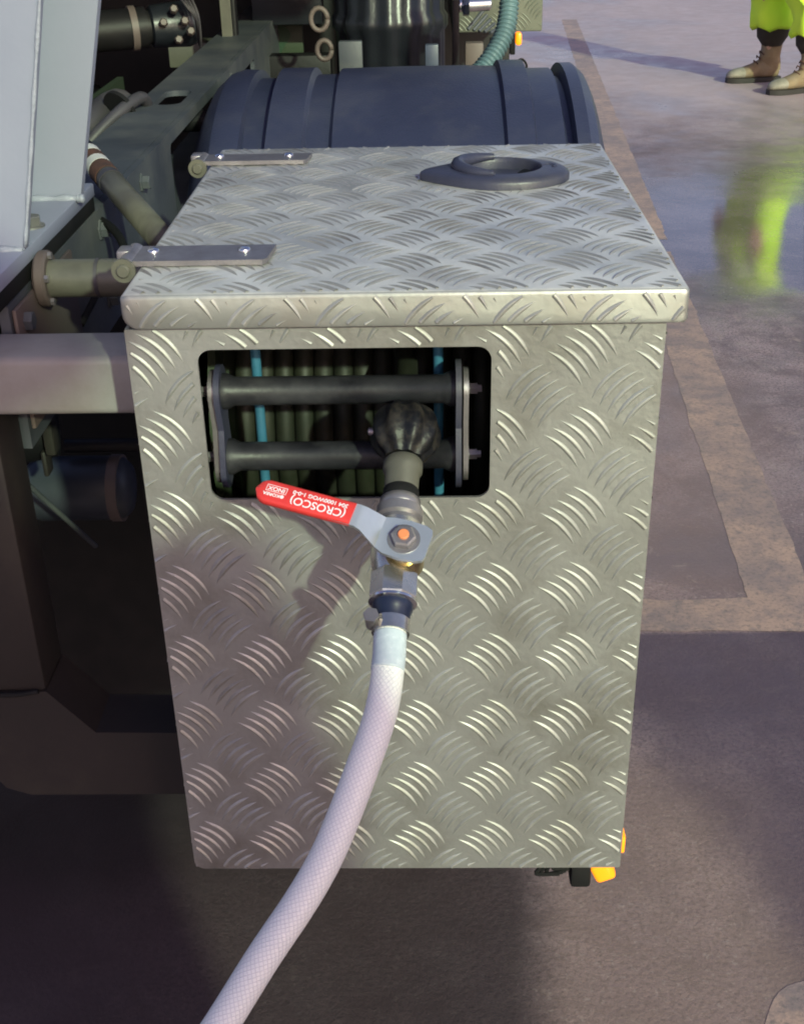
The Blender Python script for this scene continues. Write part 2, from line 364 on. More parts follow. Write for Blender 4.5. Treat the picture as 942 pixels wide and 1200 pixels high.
def paint_mat():
    Mm = bpy.data.materials.new('worn_salmon_line_paint'); Mm.use_nodes = True
    n, l = Mm.node_tree.nodes, Mm.node_tree.links; b = n['Principled BSDF']
    tc = n.new('ShaderNodeTexCoord')
    def nz(sc, d=7, r=.65):
        t = n.new('ShaderNodeTexNoise'); t.inputs['Scale'].default_value = sc; t.inputs['Detail'].default_value = d; t.inputs['Roughness'].default_value = r
        l.new(tc.outputs['Object'], t.inputs['Vector']); return t.outputs[0]
    def mix(f, A, B, lo, hi, mx_):
        r = n.new('ShaderNodeMapRange'); r.inputs[1].default_value = lo; r.inputs[2].default_value = hi; r.inputs[4].default_value = mx_; l.new(f, r.inputs[0])
        t = n.new('ShaderNodeMix'); t.data_type = 'RGBA'; l.new(r.outputs[0], t.inputs[0])
        for i, x in ((6, A), (7, B)):
            if isinstance(x, tuple): t.inputs[i].default_value = (*x, 1)
            else: l.new(x, t.inputs[i])
        return t.outputs[2]
    c = mix(nz(4), (.52, .34, .28), (.40, .27, .24), .35, .65, 1)
    c = mix(nz(5, 9, .75), c, (.27, .20, .205), .44, .6, .9)
    c = mix(nz(26, 5, .7), c, (.24, .185, .19), .5, .66, .8)
    c = mix(nz(120, 3), c, (.17, .14, .14), .5, .7, .7)
    l.new(c, b.inputs['Base Color']); b.inputs['Roughness'].default_value = .6
    bp = n.new('ShaderNodeBump'); bp.inputs['Strength'].default_value = .3; bp.inputs['Distance'].default_value = .003
    l.new(nz(150, 4), bp.inputs['Height']); l.new(bp.outputs[0], b.inputs['Normal'])
    return Mm
M['paint'] = paint_mat()
def worn_strip(p0, p1, w, seed, step=.03):
    p0, p1 = Vector(p0), Vector(p1); d = (p1 - p0); L = d.length; d.normalize(); s = Vector((-d.y, d.x))
    k = int(L / step); A, B = [], []
    for i in range(k + 1):
        q = p0 + d * (L * i / k)
        ja = .006 * noise.noise(Vector((i * .9, seed, 0))) + .008 * noise.noise(Vector((i * .21, seed, 5)))
        jb = .006 * noise.noise(Vector((i * .9, seed + 9, 0))) + .008 * noise.noise(Vector((i * .21, seed + 9, 5)))
        A.append(tuple(q + s * (w / 2 + ja))); B.append(tuple(q - s * (w / 2 + jb)))
    return A + B[::-1]
sheet('painted_line', worn_strip((.668, 1.15), (.80, 3.4), .122, 1), .0006, M['paint'], kind='structure')
sheet('painted_line', worn_strip((.815, 3.55), (1.22, 10.2), .125, 2), .0006, M['paint'], kind='structure')
sheet('painted_line', worn_strip((.26, 1.105), (1.9, 1.085), .106, 3), .0009, M['paint'], kind='structure')
pk = []
for k in range(40):
    a = 2 * math.pi * k / 40
    pk.append((.49 + .085 * math.cos(a) + .01 * noise.noise(Vector((k * .4, 2, 2))), .185 + .10 * math.sin(a) + .01 * noise.noise(Vector((k * .4, 7, 2)))))
sheet('painted_mark', pk, .0006, M['paint'], kind='structure')

# ------------------------------------------------------------------ tread plate relief
PX, PZ = .0583, .0617
def tread(mb, o, ex, ey, x0, x1, y0, y1, offx, offy, ok=None, h=.0014):
    """rows of five curved bars, turned by 90 degrees from group to group, raised on the plate (o, ex, ey)"""
    o, ex, ey = Vector(o), Vector(ex), Vector(ey); nn = ex.cross(ey)
    rnd = random.Random(3)
    N = 10
    for half in (0, 1):
        i0 = int((x0 - offx) / PX) - 2; i1 = int((x1 - offx) / PX) + 2
        j0 = int((y0 - offy) / PZ) - 2; j1 = int((y1 - offy) / PZ) + 2
        for i in range(i0, i1 + 1):
            for j in range(j0, j1 + 1):
                cx = offx + (i + half * .5) * PX; cy = offy + (j + half * .5) * PZ
                if cx < x0 - .03 or cx > x1 + .03 or cy < y0 - .03 or cy > y1 + .03: continue
                s = 1 if half == 0 else -1
                d = Vector((s * .69, .724)); q = Vector((d.y, -d.x)) * s            # along the bar, across (down the stack)
                if half: q = Vector((-.724, -.69))
                for kb in range(-2, 3):
                    bx = Vector((cx, cy)) + q * (kb * .0077)
                    hh = h * rnd.uniform(.75, 1.12)
                    prev = None
                    for k in range(N + 1):
                        t = -1 + 2 * k / N
                        p = bx + d * (t * .0182) - q * (.0034 * (1 - t * t) - .0017)
                        w = .0021 * max(0.04, (1 - abs(t) ** 2.6)) 
                        if p.x < x0 or p.x > x1 or p.y < y0 or p.y > y1 or (ok and not ok(p.x, p.y)):
                            prev = None; continue
                        tt = d - q * (-.0068 * t / .0182) * 1.0
                        tt.normalize(); sd = Vector((tt.y, -tt.x))
                        hz = hh * max(0, 1 - abs(t) ** 3.5)
                        row = []
                        for aa, zz in ((-1, -.0002), (-.4, hz * .7), (0, hz), (.4, hz * .7), (1, -.0002)):
                            c = p + sd * (w * aa)
                            row.append(mb.bm.verts.new(o + ex * c.x + ey * c.y + nn * zz))
                        if prev:
                            for a in range(4): mb.bm.faces.new((prev[a], prev[a + 1], row[a + 1], row[a]))
                        prev = row
    return mb

# ------------------------------------------------------------------ the tool box
LT = .97; FL = .0242; BT = .462; BX0, BX1, BD = -.18, .18, .447
box = thing('tool_box', (0, .22, BT), 'silver tread plate aluminium tool box with hinged lid and a rectangular window in front', 'tool box')
win = rrect(-.133, .065, .816, .9295, .0095)
body = rrect(BX0, BX1, BT, LT - FL - .0015, [.009, .002, .001, .001])
MB().plate(body, [win], (0, 0, 0), (1, 0, 0), (0, 0, 1), .0025).build('front_panel', M['alu'], box, smooth=30)
def ok_front(x, z):
    if -.135 < x < .067 and .8145 < z < .931: return False
    if x < BX0 + .008 and z < BT + .008: return False
    return True
t = tread(MB(), (0, 0, 0), (1, 0, 0), (0, 0, 1), BX0 + .001, BX1 - .001, BT + .001, LT - FL - .002, .0973, .8938, ok_front)
t.build('raised_tread', M['bars'], box, smooth=60, kind='stuff')
MB().box(BX0, BX0 + .0025, .0026, BD, BT, LT - FL - .0015).build('side_panel', M['alu'], box)
MB().box(BX1 - .0025, BX1, .0026, BD, BT, LT - FL - .0015).build('side_panel', M['alu'], box)
MB().box(BX0 + .0026, BX1 - .0026, BD - .0025, BD, BT, LT - FL - .0015).build('back_panel', M['alu'], box)
MB().box(BX0 + .0026, BX1 - .0026, .0027, BD - .0027, BT + .0005, BT + .003).build('bottom_panel', M['alu'], box)
t = tread(MB(), (BX1, 0, 0), (0, 1, 0), (0, 0, 1), .003, BD - .002, BT + .001, LT - FL - .002, .02, .8938)
tread(t, (BX0, 0, 0), (0, -1, 0), (0, 0, 1), -BD + .002, -.003, BT + .001, LT - FL - .002, .02, .8938)
t.build('raised_tread', M['bars'], box, smooth=60, kind='stuff')
# lid
LX0, LX1, LY0, LY1 = .0066 - .186, .0066 + .186, -.0056, .4494
mb = MB(); rg = []
for y, ins in ((LY0, .0035), (LY0 + .0005, .0018), (LY0 + .0016, .0006), (LY0 + .0035, 0), (LY1 - .0035, 0), (LY1 - .0012, .0008), (LY1, .0035)):
    rg.append([(x, y, z) for x, z in rrect(LX0 + ins, LX1 - ins, LT - FL + ins * .3, LT - ins, [.010, .003, .0035, .0045])])
mb.rings(rg)
lid = mb.build('lid', M['alu_lid'], box, smooth=50)
t = tread(MB(), (0, 0, LT), (1, 0, 0), (0, 1, 0), LX0 + .004, LX1 - .004, LY0 + .0035, LY1 - .004, .0973, .028,
          lambda x, y: ((x - .082) / .066) ** 2 + ((y - .308) / .05) ** 2 > 1, h=.0014)
tread(t, (0, LY0, 0), (1, 0, 0), (0, 0, 1), LX0 + .004, LX1 - .003, LT - FL + .002, LT - .0035, .085, .945, h=.0015)
tread(t, (LX1, 0, 0), (0, 1, 0), (0, 0, 1), LY0 + .003, LY1 - .004, LT - FL + .002, LT - .004, .02, .945)
t.build('raised_tread', M['bars_lid'], lid, smooth=60, kind='stuff')
# hinges
def hinge(y0, y1, x1):
    sx0 = -.183
    h = MB().prism([(sx0, y0), (x1 - .003, y0), (x1, y0 + .004), (x1 + .003, y1), (sx0, y1)], (0, 0, LT + .0048), (1, 0, 0), (0, 1, 0), .0037)
    h.cyl((-.1875, y0 - .001, LT + .001), (-.1875, y1 + .001, LT + .001), .0062, ch=.0008)
    h.box(-.197, -.187, (y0 + y1) / 2 - .004, (y0 + y1) / 2 + .012, LT - .006, LT + .008, .002)
    ho = h.build('hinge', M['zinc'], box)
    for x in (x1 - .083, x1 - .018):
        b = MB().lathe([(0, .0045), (.0012, .0045), (.0024, .0036), (.003, .0018), (.0031, .0003)], (x, (y0 + y1) / 2 + .004, LT + .0047), (0, 0, 1), 16)
        b.build('bolt', M['bright'], ho)
    p = MB().cyl((-.1885, y0 - .006, LT - .001), (-.1885, y0 + .004, LT - .001), .0048, ch=.001)
    p.lathe([(0, .0085), (.0025, .0085)], (-.1885, y0 - .0035, LT - .001), (0, 1, 0), 20)
    p.build('hinge_pin', M['pipe'], ho)
hinge(.055, .093, -.089)
hinge(.372, .402, -.088)
# recessed paddle latch on the lid
lc = Vector((.082, .307, LT)); NA = 56
def almond(k, sc, z):
    th = 2 * math.pi * k / NA
    c, s = math.cos(th), math.sin(th)
    rx = .0645 if c > 0 else .0655
    y = .046 * s * (1 - .62 * (max(0, -c)) ** 1.6)
    xx = rx * (abs(c) ** (.85 if c > 0 else 1.0)) * (1 if c >= 0 else -1)
    return lc + Vector((xx * sc, y * sc, z))
hc = lc + Vector((.004, .004, 0))
def circ(k, r, z, kx=1.08):
    th = 2 * math.pi * k / NA
    return hc + Vector((r * kx * math.cos(th), r * math.sin(th), z))
mb = MB()
mb.rings([[almond(k, 1, .0004) for k in range(NA)], [almond(k, 1.0, .005) for k in range(NA)], [almond(k, .985, .0068) for k in range(NA)], [almond(k, .94, .0084) for k in range(NA)],
          [almond(k, .87, .0094) for k in range(NA)], [circ(k, .0345, .0102) for k in range(NA)], [circ(k, .0335, .0094) for k in range(NA)], [circ(k, .0325, .006) for k in range(NA)], [circ(k, .0322, .0)  for k in range(NA)]], True, False)
latch = mb.build('paddle_latch', M['black_pl'], box, smooth=35)
MB().rings([[circ(k, r_, z_) for k in range(NA)] for r_, z_ in ((.0321, .0), (.027, -.0150), (.02, -.0175))], False, True).build('recess_cup', M['rubber'], latch)  # latch recess and its paddle made black, their shade put into the colour
cut = MB().rings([[circ(k, .0338, z) for k in range(NA)] for z in (-.021, .02)]).build('cutter', M['black_pl'])
bo = lid.modifiers.new('cut', 'BOOLEAN'); bo.object = cut; bo.operation = 'DIFFERENCE'; bo.solver = 'EXACT'
bpy.context.view_layer.update()
nm_ = bpy.data.meshes.new_from_object(lid.evaluated_get(bpy.context.evaluated_depsgraph_get()))
lid.modifiers.clear(); lid.data = nm_; nm_.materials.clear(); nm_.materials.append(M['alu_lid']); nm_.shade_smooth(); nm_.set_sharp_from_angle(angle=R_(35))
bpy.data.objects.remove(cut)
arc = [hc + Vector((.0335 * 1.08 * math.cos(a), .0335 * math.sin(a), .0108)) for a in [R_(95 + 165 * k / 20) for k in range(21)]]
MB().tube(arc, [.0022 + .0042 * math.sin(math.pi * (k + 1) / 22) for k in range(21)], 10).build('finger_lip', M['black_pl'], latch)
mb = MB(); mb.box(-.024, .028, -.012, .012, -.003, .003, .002, mx=Matrix.Translation(hc + Vector((.009, -.004, -.008))) @ Matrix.Rotation(R_(35), 4, 'Z') @ Matrix.Rotation(R_(-18), 4, 'Y'))
mb.build('inner_paddle', M['rubber'], latch)
MB().lathe([(0, .0042), (.004, .0042), (.0058, .003), (.006, .0005)], hc + Vector((-.009, -.0285, .0055)), (0, 0, 1), 14).build('striker_pin', M['bright'], latch)
MB().tube(catmull([lc + Vector((.040, .004, .0092)), lc + Vector((.047, .009, .0092)), lc + Vector((.053, .004, .0092)), lc + Vector((.05, -.001, .0092))], 5), .0016, 8).build('key_ring', M['black_pl'], latch)
for dx, dy in ((.047, -.012), (.046, .016), (-.042, -.004)):
    mb = MB().lathe([(0, .0036), (.0015, .0036), (.0022, .002)], lc + Vector((dx, dy, .0072)), (0, 0, 1), 12)
    mb.build('screw', M['rubber'], latch)

# ------------------------------------------------------------------ hose guide and hose drum inside the box
YG = .032
guide = thing('roller_guide', (-.035, YG, .816), 'black roller hose guide framed inside the window of the tool box', 'hose guide')
def roller(v0, v1, dy=0):
    a0, a1 = at(280, v0, YG + dy), at(280, v1, YG + dy); b0, b1 = at(520, v0 - 2, YG + dy), at(520, v1 - 2, YG + dy)
    r = (a0 - a1).length * .5 * .93
    z = (a0.z + a1.z) / 2
    return z, r
for v0, v1 in ((441, 475), (518, 551)):
    z, r = roller(v0, v1)
    xl, xr = -.124, .0415
    mb = MB().lathe([(0, r * 1.25), (.004, r * 1.25), (.009, r), (.06, r * .985), (.11, r * .985), (.157, r), (.162, r * 1.25), (.1655, r * 1.25)], (xl, YG, z), (1, 0, 0), 28)
    ro = mb.build('roller', M['roller'], guide)
    for x, sg in ((xl - .0085, -1), (xr + .0075, 1)):
        MB().lathe([(0, .0075), (.002, .0075), (.002, .0042), (.008, .0042), (.008, .0028), (.011, .0028)], (x, YG, z), (sg, 0, 0), 6, caps=True).build('axle_nut', M['zinc'], ro)
    if v0 < 500: ztop, rtop = z, r
    else: zbot, rbot = z, r
def sideplate(x, th, scale, material, name, dy=0):
    pts = []
    R1 = .0155 * scale
    for k in range(9): a = R_(0 + 180 * k / 8); pts.append((YG + dy + R1 * math.cos(a), ztop + R1 * math.sin(a)))
    pts += [(YG + dy - R1 * .6, (ztop + zbot) / 2)]
    for k in range(9): a = R_(180 + 180 * k / 8); pts.append((YG + dy + R1 * math.cos(a), zbot - .004 + R1 * math.sin(a)))
    pts += [(YG + dy + R1 * .6, (ztop + zbot) / 2)]
    MB().prism(pts, (x, 0, 0), (0, 1, 0), (0, 0, 1), th).build(name, material, guide, smooth=30)
sideplate(-.1235, .004, 1.25, M['black_pl'], 'side_plate')
sideplate(-.128, .004, 1.0, M['zinc'], 'side_bracket')
sideplate(.0455, .004, 1.35, M['black_pl'], 'side_plate')
sideplate(.0505, .0035, 1.0, M['zinc'], 'side_bracket')
for u in (306, 514):
    p = at(u, 500, YG + .03)
    MB().cyl((p.x, p.y, .775), (p.x, p.y, .925), .0037, n=16).build('vertical_roller', M['blue_pl'], guide)
MB().box(-.128, .05, YG + .022, YG + .04, .768, .776).build('base_bar', M['dark'], guide)
# drum with olive hose wound on it
drum = thing('hose_drum', (-.03, .24, .5), 'drum wound with olive green hose inside the tool box behind the rollers', 'hose drum')
mb = MB()
zc, yc = .80, .24
for k in range(13):
    x = -.125 + k * .0158
    pts = [(x + .004 * math.sin(a) * .3, yc + .115 * math.cos(a), zc + .115 * math.sin(a)) for a in [2 * math.pi * i / 36 for i in range(37)]]
    mb.tube(pts, .0083, 8)
mb.build('wound_hose', M['olive'], drum, smooth=180)
MB().cyl((-.15, yc, zc), (.09, yc, zc), .1, n=32).build('drum_core', M['olive_paint'], drum)
for x in (-.15, .085):
    MB().cyl((x, yc, zc), (x + .006, yc, zc), .138, n=40).build('drum_flange', M['olive_paint'], drum)
for x in (-.156, .092):
    mb = MB().prism([(yc - .11, BT + .004), (yc + .11, BT + .004), (yc + .03, zc + .02), (yc - .03, zc + .02)], (x, 0, 0), (0, 1, 0), (0, 0, 1), .004)
    mb.build('stand_leg', M['olive_paint'], drum)

# ------------------------------------------------------------------ ball stopper, valve, hose
Bc = at(475, 508, .004); Ec = at(459, 722, -.118)
ax = (Ec - Bc); LA = ax.length; ax.normalize()
sx = Vector((1, 0, 0)); sx = (sx - ax * sx.dot(ax)).normalized()
st = ax.cross(sx).normalized()
if st.y > 0: st = -st                       # stem direction: outwards and up
def AX(v): return Bc + ax * ((v - 508) / (722 - 508) * LA)
def tA(v): return (v - 508) / (722 - 508) * LA
stop = thing('hose_stopper', Bc, 'black fluted rubber ball stopper on hose end in front of the rollers', 'hose stopper')
k_ = .0238
prof = [(-k_ * math.cos(a), k_ * math.sin(a)) for a in [R_(4 + 128 * i / 14) for i in range(15)]]
prof += [(.0185, .0145), (.022, .0128)]
MB().lathe(prof, Bc, ax, 108, lobes=9, amp=.06).build('rubber_ball', M['ball'], stop, smooth=50)
MB().lathe([(0, .003), (.004, .003), (.005, .001)], Bc - sx * .0215 + st * .001, -sx, 10).build('clamp_screw', M['zinc'], stop)
MB().lathe([(tA(543), .0122), (tA(546), .0136), (tA(556), .0136), (tA(560), .0118), (tA(578), .0116), (tA(580), .0108)], Bc, ax, 32).build('collar', M['pipe'], stop)
# the delivery hose end the stopper is clamped to runs back between the rollers to the drum
MB().tube(catmull([Bc - ax * .01, Bc + Vector((0, .035, .012)), Bc + Vector((0, .09, .02)), Vector((.0, .15, .885))], 6), .0085, 12).build('hose_end', M['olive'], stop, smooth=180)

valve = thing('ball_valve', AX(655), 'stainless ball valve with red lever handle hanging in front of the tool box', 'ball valve')
mb = MB()
mb.lathe([(tA(578), .0112), (tA(580), .0122), (tA(590), .0122), (tA(592), .0118)], Bc, ax, 32)
mb.build('dark_seal', M['rubber'], valve)
mb = MB().lathe([(tA(590), .0125), (tA(592), .0138), (tA(599), .0142), (tA(601), .0136), (tA(603), .0158), (tA(613), .0158), (tA(616), .0138), (tA(622), .0145)], Bc, ax, 36)
mb.build('union_nut', M['zinc'], valve)
mb = MB().lathe([(tA(618), .0125), (tA(621), .0150), (tA(628), .0158), (tA(640), .0170), (tA(655), .0172), (tA(668), .0160), (tA(676), .0146), (tA(679), .0142)], Bc, ax, 40)
mb.build('valve_body', M['steel'], valve)
a0 = st
def hexring(t, r, n=6, rot=0):
    return [Bc + ax * t + (a0 * math.cos(2 * math.pi * k / n + rot) + sx * math.sin(2 * math.pi * k / n + rot)) * r for k in range(n)]
mb = MB(); mb.rings([hexring(tA(677), .0148, 8, .39), hexring(tA(680), .0162, 8, .39), hexring(tA(704), .0162, 8, .39), hexring(tA(707), .0152, 8, .39)])
mb.build('hex_end', M['steel'], valve, smooth=20)
MB().lathe([(tA(705), .0142), (tA(706.5), .0158), (tA(709), .0158), (tA(710.5), .0138)], Bc, ax, 32).build('end_ring', M['bright'], valve)
MB().lathe([(tA(709), .0132), (tA(716), .0132), (tA(718), .0122), (tA(733), .0112)], Bc, ax, 28).build('hose_tail', mat('dark_blue_fitting', (.015, .02, .05), rough=.3), valve)
# stem, gland, lever
s0 = AX(664) + sx * .006
MB().lathe([(.0, .0125), (.016, .0125), (.0175, .0118), (.0175, .0105), (.0275, .0105), (.0285, .0095)], s0, st, 32).build('packing_gland', M['brass'], valve)
hN = .0305
ldir = (-sx * .97 - ax * .25).normalized(); lside = st.cross(ldir).normalized()
def LV(p, q, h): return s0 + ldir * p + lside * q + st * h
path = [(-.0165, hN, .0085), (-.0155, hN, .0115), (-.011, hN, .0135), (0, hN, .0142), (.010, hN, .0135), (.0155, hN + .001, .0115), (.026, hN + .0125, .0085), (.030, hN + .0145, .008), (.047, hN + .0145, .008)]
rg = [[LV(p, w, h + .0014), LV(p, -w, h + .0014), LV(p, -w, h - .0014), LV(p, w, h - .0014)] for p, h, w in path]
MB().rings(rg).build('lever', M['lever'], valve, smooth=35)
mb = MB(); mb.lathe([(0, .0082), (.0045, .0082), (.0056, .0070)], LV(0, 0, hN + .0015), st, 6)
mb.lathe([(-.0006, .0105), (.0006, .0105)], LV(0, 0, hN + .0014), st, 24)
nut = mb.build('lever_nut', M['zinc'], valve, smooth=25)
MB().lathe([(0, .0036), (.0022, .0036), (.0028, .003)], LV(0, 0, hN + .0062), st, 18).build('stem_end', M['orange_mark'], nut)
# grip
hG = hN + .0145; g0, g1 = .033, .098; GW = .0084
gr = []
for i in range(26):
    f = i / 25; p = g0 + (g1 - g0) * f
    e = 1.0
    if p > g1 - GW: e = math.sqrt(max(.02, 1 - ((p - (g1 - GW)) / GW) ** 2))
    w = GW * e * (.96 + .04 * f); hh = .0034 * (.55 + .45 * e)
    sec = []
    for k in range(16):
        a = 2 * math.pi * k / 16; c, s_ = math.cos(a), math.sin(a)
        sec.append(LV(p, w * abs(c) ** .35 * (1 if c >= 0 else -1), hG + hh * abs(s_) ** .6 * (1 if s_ >= 0 else -1)))
    gr.append(sec)
grip = MB().rings(gr).build('grip', M['red'], valve, smooth=60)
def text(body, size, p, q, name='lettering', bold=0.0, sxk=1.0):
    cu = bpy.data.curves.new(name, 'FONT'); cu.body = body; cu.size = size; cu.align_x = 'CENTER'; cu.align_y = 'CENTER'; cu.extrude = .00008; cu.offset = bold
    to = bpy.data.objects.new(name, cu); COL.objects.link(to)
    bpy.context.view_layer.update()
    me = bpy.data.meshes.new_from_object(to.evaluated_get(bpy.context.evaluated_depsgraph_get()))
    bpy.data.objects.remove(to); me.materials.clear(); me.materials.append(M['ink'])
    xd, yd = ldir, lside                         # printed to be read from the other side of the lever
    if xd.cross(yd).dot(st) < 0: yd = -yd
    o = LV(p, q, hG + .0035)
    for v in me.vertices: v.co = o + xd * (v.co.x * sxk) + yd * v.co.y + st * v.co.z
    ob = bpy.data.objects.new(name, me); COL.objects.link(ob); attach(ob, grip); return ob
ys = 1 if (-ldir).cross(-lside).dot(st) > 0 else -1
up = 1 * ys                                     # lettering 'up' along -lside * ys
text('(CROSCO)', .0078, .0555, up * .0026, bold=.00012, sxk=1.0)
text('304 1000WOG 1-0-0', .0038, .0555, up * -.0032, bold=.0001, sxk=1.1)
text('KOREA', .0030, .0865, up * .0026, bold=.0001, sxk=1.15)
text('INOX', .0040, .0845, up * -.0018, bold=.0001, sxk=1.1)
mb = MB(); mb.lathe([(0, .0013), (.00015, .0013)], LV(.0795, up * .0026, hG + .0034), st, 14)
w_, h_ = .0068, .0024
for (a, b, c, d) in ((-w_, w_, h_ - .0003, h_), (-w_, w_, -h_, -h_ + .0003), (-w_, -w_ + .0003, -h_ + .0003, h_ - .0003), (w_ - .0003, w_, -h_ + .0003, h_ - .0003)):
    mb.rings([[LV(.0845 + x, up * -.0018 + y, hG + z) for x, y in ((a, c), (b, c), (b, d), (a, d))] for z in (.0033, .00358)])
mb.build('printed_marks', M['ink'], grip)

# white hose
HR = .0103
hp = [AX(724), AX(734), AX(746)]
for u, v, tt in ((456, 768, .767), (451, 812, .758), (442, 850, .752), (424.5, 900, .744), (400, 964, .735), (379, 1011, .728), (351, 1059, .721), (308, 1123, .711), (260, 1200, .70), (205, 1285, .685)):
    hp.append(atd(u, v, tt))
hp += [Vector((-.165, -.40, .568)), Vector((-.24, -.49, .46)), Vector((-.33, -.57, .31)), Vector((-.44, -.65, .14)), Vector((-.58, -.72, .04)), Vector((-.78, -.78, .0108)), Vector((-1.1, -.8, .0108)), Vector((-1.5, -.75, .0108))]
cp = catmull(hp, 10)
hose = MB().tube(cp, HR, 28, uv=True).build('water_hose', M['braid'], smooth=180)
tag(hose, 'white braided hose hanging from the valve and curving out to the lower left', 'hose')
sl_ = MB().tube([p for p in catmull([AX(742), AX(750), atd(456, 768, .767), atd(454, 786, .7625)], 6)], HR + .0003, 24)
sl_.build('clear_hose_end', mat('bluish_clear_hose_end', (.52, .58, .66), (.62, .67, .74), rough=.25, scale=220), hose, smooth=180)
clamp = thing('hose_clamp', AX(730), 'steel worm drive clamp squeezing white hose below the ball valve', 'hose clamp')
mb = MB()
mb.lathe([(tA(727), HR + .0004), (tA(727), HR + .0018), (tA(741), HR + .0018), (tA(741), HR + .0004)], Bc, ax, 32)
mb.build('band', M['steel'], clamp)
mb = MB(); c0 = AX(731) - sx * .0122 + st * .004
mb.cyl(c0 - lside * .0 + st * .006, c0 - st * .006, .0042, n=12, ch=.0006); mb.lathe([(0, .0052), (.003, .0052)], c0 + st * .006, st, 6)
mb.build('worm_screw', M['zinc'], clamp)

# marker lamp under the box
lamp = thing('marker_lamp', at(705, 1030, .04), 'lit amber marker lamp on black bracket under lower right corner of the tool box', 'lamp')
MB().box(.140, .1575, .006, .045, BT - .030, BT - .001, .003).build('lamp_base', M['rubber'], lamp)
mb = MB().box(-.009, .009, -.02, .02, -.0105, .0095, .004, 3, mx=Matrix.Translation((.1675, .026, BT - .0135)) @ Matrix.Rotation(R_(-24), 4, 'Y'))
mb.build('amber_lens', M['amber'], lamp)
MB().box(.1805, .1845, .008, .05, BT + .008, BT + .026, .0015).build('amber_lens', M['amber'], lamp)
MB().box(.1585, .1795, .082, .086, BT - .02, BT + .03, .001).build('lamp_bracket', M['rubber'], lamp)
mb = MB()
for k in range(9):
    x = .116 + .003 * k; mb.tube(catmull([(x, .004 + .002 * k, BT - .001), (x - .006 + .002 * k, .003 + .002 * k, BT - .010 - .002 * (k % 3)), (x + .014, .006 + .002 * k, BT - .013)], 4), .0018, 6)
mb.build('lamp_wiring', M['rubber'], lamp)

# ------------------------------------------------------------------ truck chassis beside and behind the box
truck = thing('truck_chassis', (-.6, 1.2, .0), 'dark grimy truck chassis with grey frame rail and cross beam on the left', 'truck chassis')
RX = -.30
web_hole = rrect(.80, 1.20, .812, .905, .01, 4)
MB().plate([(.125, .80), (6.0, .80), (6.0, .92), (.125, .92)], [web_hole, rrect(1.5, 1.66, .825, .89, .01, 3)], (RX, 0, 0), (0, 1, 0), (0, 0, 1), .008).build('chassis_rail', M['rail'], truck, smooth=30)
slot = rrect(RX - .062, RX - .022, 1.0, 1.12, .018, 5)
MB().plate([(RX - .085, .125), (RX - .0085, .125), (RX - .0085, 6), (RX - .085, 6)], [slot], (0, 0, .9202), (1, 0, 0), (0, 1, 0), .008).build('rail_flange', M['rail'], truck, smooth=30)
MB().box(RX - .085, RX - .0085, .125, 6, .80, .808).build('rail_flange', M['rail'], truck)
MB().box(RX - .20, RX - .19, .7, 1.4, .80, .90).build('inner_web', M['camo'], truck)
MB().box(-1.25, -1.13, .125, 6, .70, .92, .004).build('chassis_rail', M['dark'], truck)
MB().box(RX + .0005, RX + .004, .13, .3, .815, .915, .001).build('gusset_plate', M['rail_end'], truck)
# front cross beam (square tube)
MB().box(-1.3, BX0 - .003, .062, .1205, .8555, .9015, .006, 3).build('cross_beam', M['beam'], truck)
for x in (-.62,):
    MB().box(x - .3, x + .3, .122, .3, .80, .855, .004).build('under_beam', M['dark'], truck)
# support pipe and strut between rail and box
p0, p1 = at(62, 326, .2), at(148, 323, .2)
MB().cyl((RX + .002, .2, p0.z), (BX0 - .002, .2, p0.z), .0155, n=24).build('support_pipe', M['pipe'], truck)
pf = MB().cyl((RX + .004, .2, p0.z), (RX + .014, .2, p0.z), .023, n=24, ch=.002); pf.build('pipe_flange', M['rail_end'], truck)
MB().cyl((RX + .052, .2, p0.z), (RX + .055, .2, p0.z), .0162, n=24).build('pipe_tape', M['grey_hose'], truck)
q0, q1 = at(98, 176, .52), at(200, 292, .30)
sp = MB().tube([q0, q0.lerp(q1, .5), q1], .0125, 20).build('strut', M['pipe'], truck, smooth=180)
d = (q1 - q0); Ls = d.length; d.normalize()
def band(a, b, name, mt, e=.0006): MB().lathe([(0, .0125), (0, .0125 + e), ((b - a) * Ls, .0125 + e), ((b - a) * Ls, .0125)], q0 + d * (a * Ls), d, 20).build(name, mt, sp)
band(.06, .11, 'tape_band', M['tape']); band(.115, .17, 'rust_band', M['rust']); band(.175, .225, 'tape_band', M['tape']); band(.23, .31, 'rust_band', M['rust']); band(.33, .36, 'grey_band', M['grey_hose'])
# vertical post and bent bracket below the beam
MB().box(-.62, -.304, .066, .12, .60, .8548, .004).build('post', M['post'], truck)
ol = [(-.372, .60), (-.3045, .60), (-.268, .556), (BX0 - .002, .555), (BX0 - .002, .487), (-.335, .487), (-.356, .495), (-.368, .515)]
MB().prism([(-.62, .5985)] + [(-.372, .5985)] + ol[1:6] + ol[6:] + [(-.372, .53), (-.62, .53)], (0, .066, 0), (1, 0, 0), (0, 0, 1), .055).build('bent_bracket', M['post'], truck)
MB().tube(catmull([(-.62, .064, .605), (-.45, .064, .6), (-.34, .0635, .5985), (-.31, .0635, .602)], 5), .0022, 8).build('bracket_seam', M['rubber'], truck)
MB().tube(catmull([(-.378, .09, .62), (-.378, .09, .53), (-.372, .09, .505), (-.355, .09, .486), (-.33, .09, .480), (-.25, .09, .480), (BX0 - .003, .09, .481)], 6), .0075, 12).build('rubber_edging', M['rubber'], truck, smooth=180)
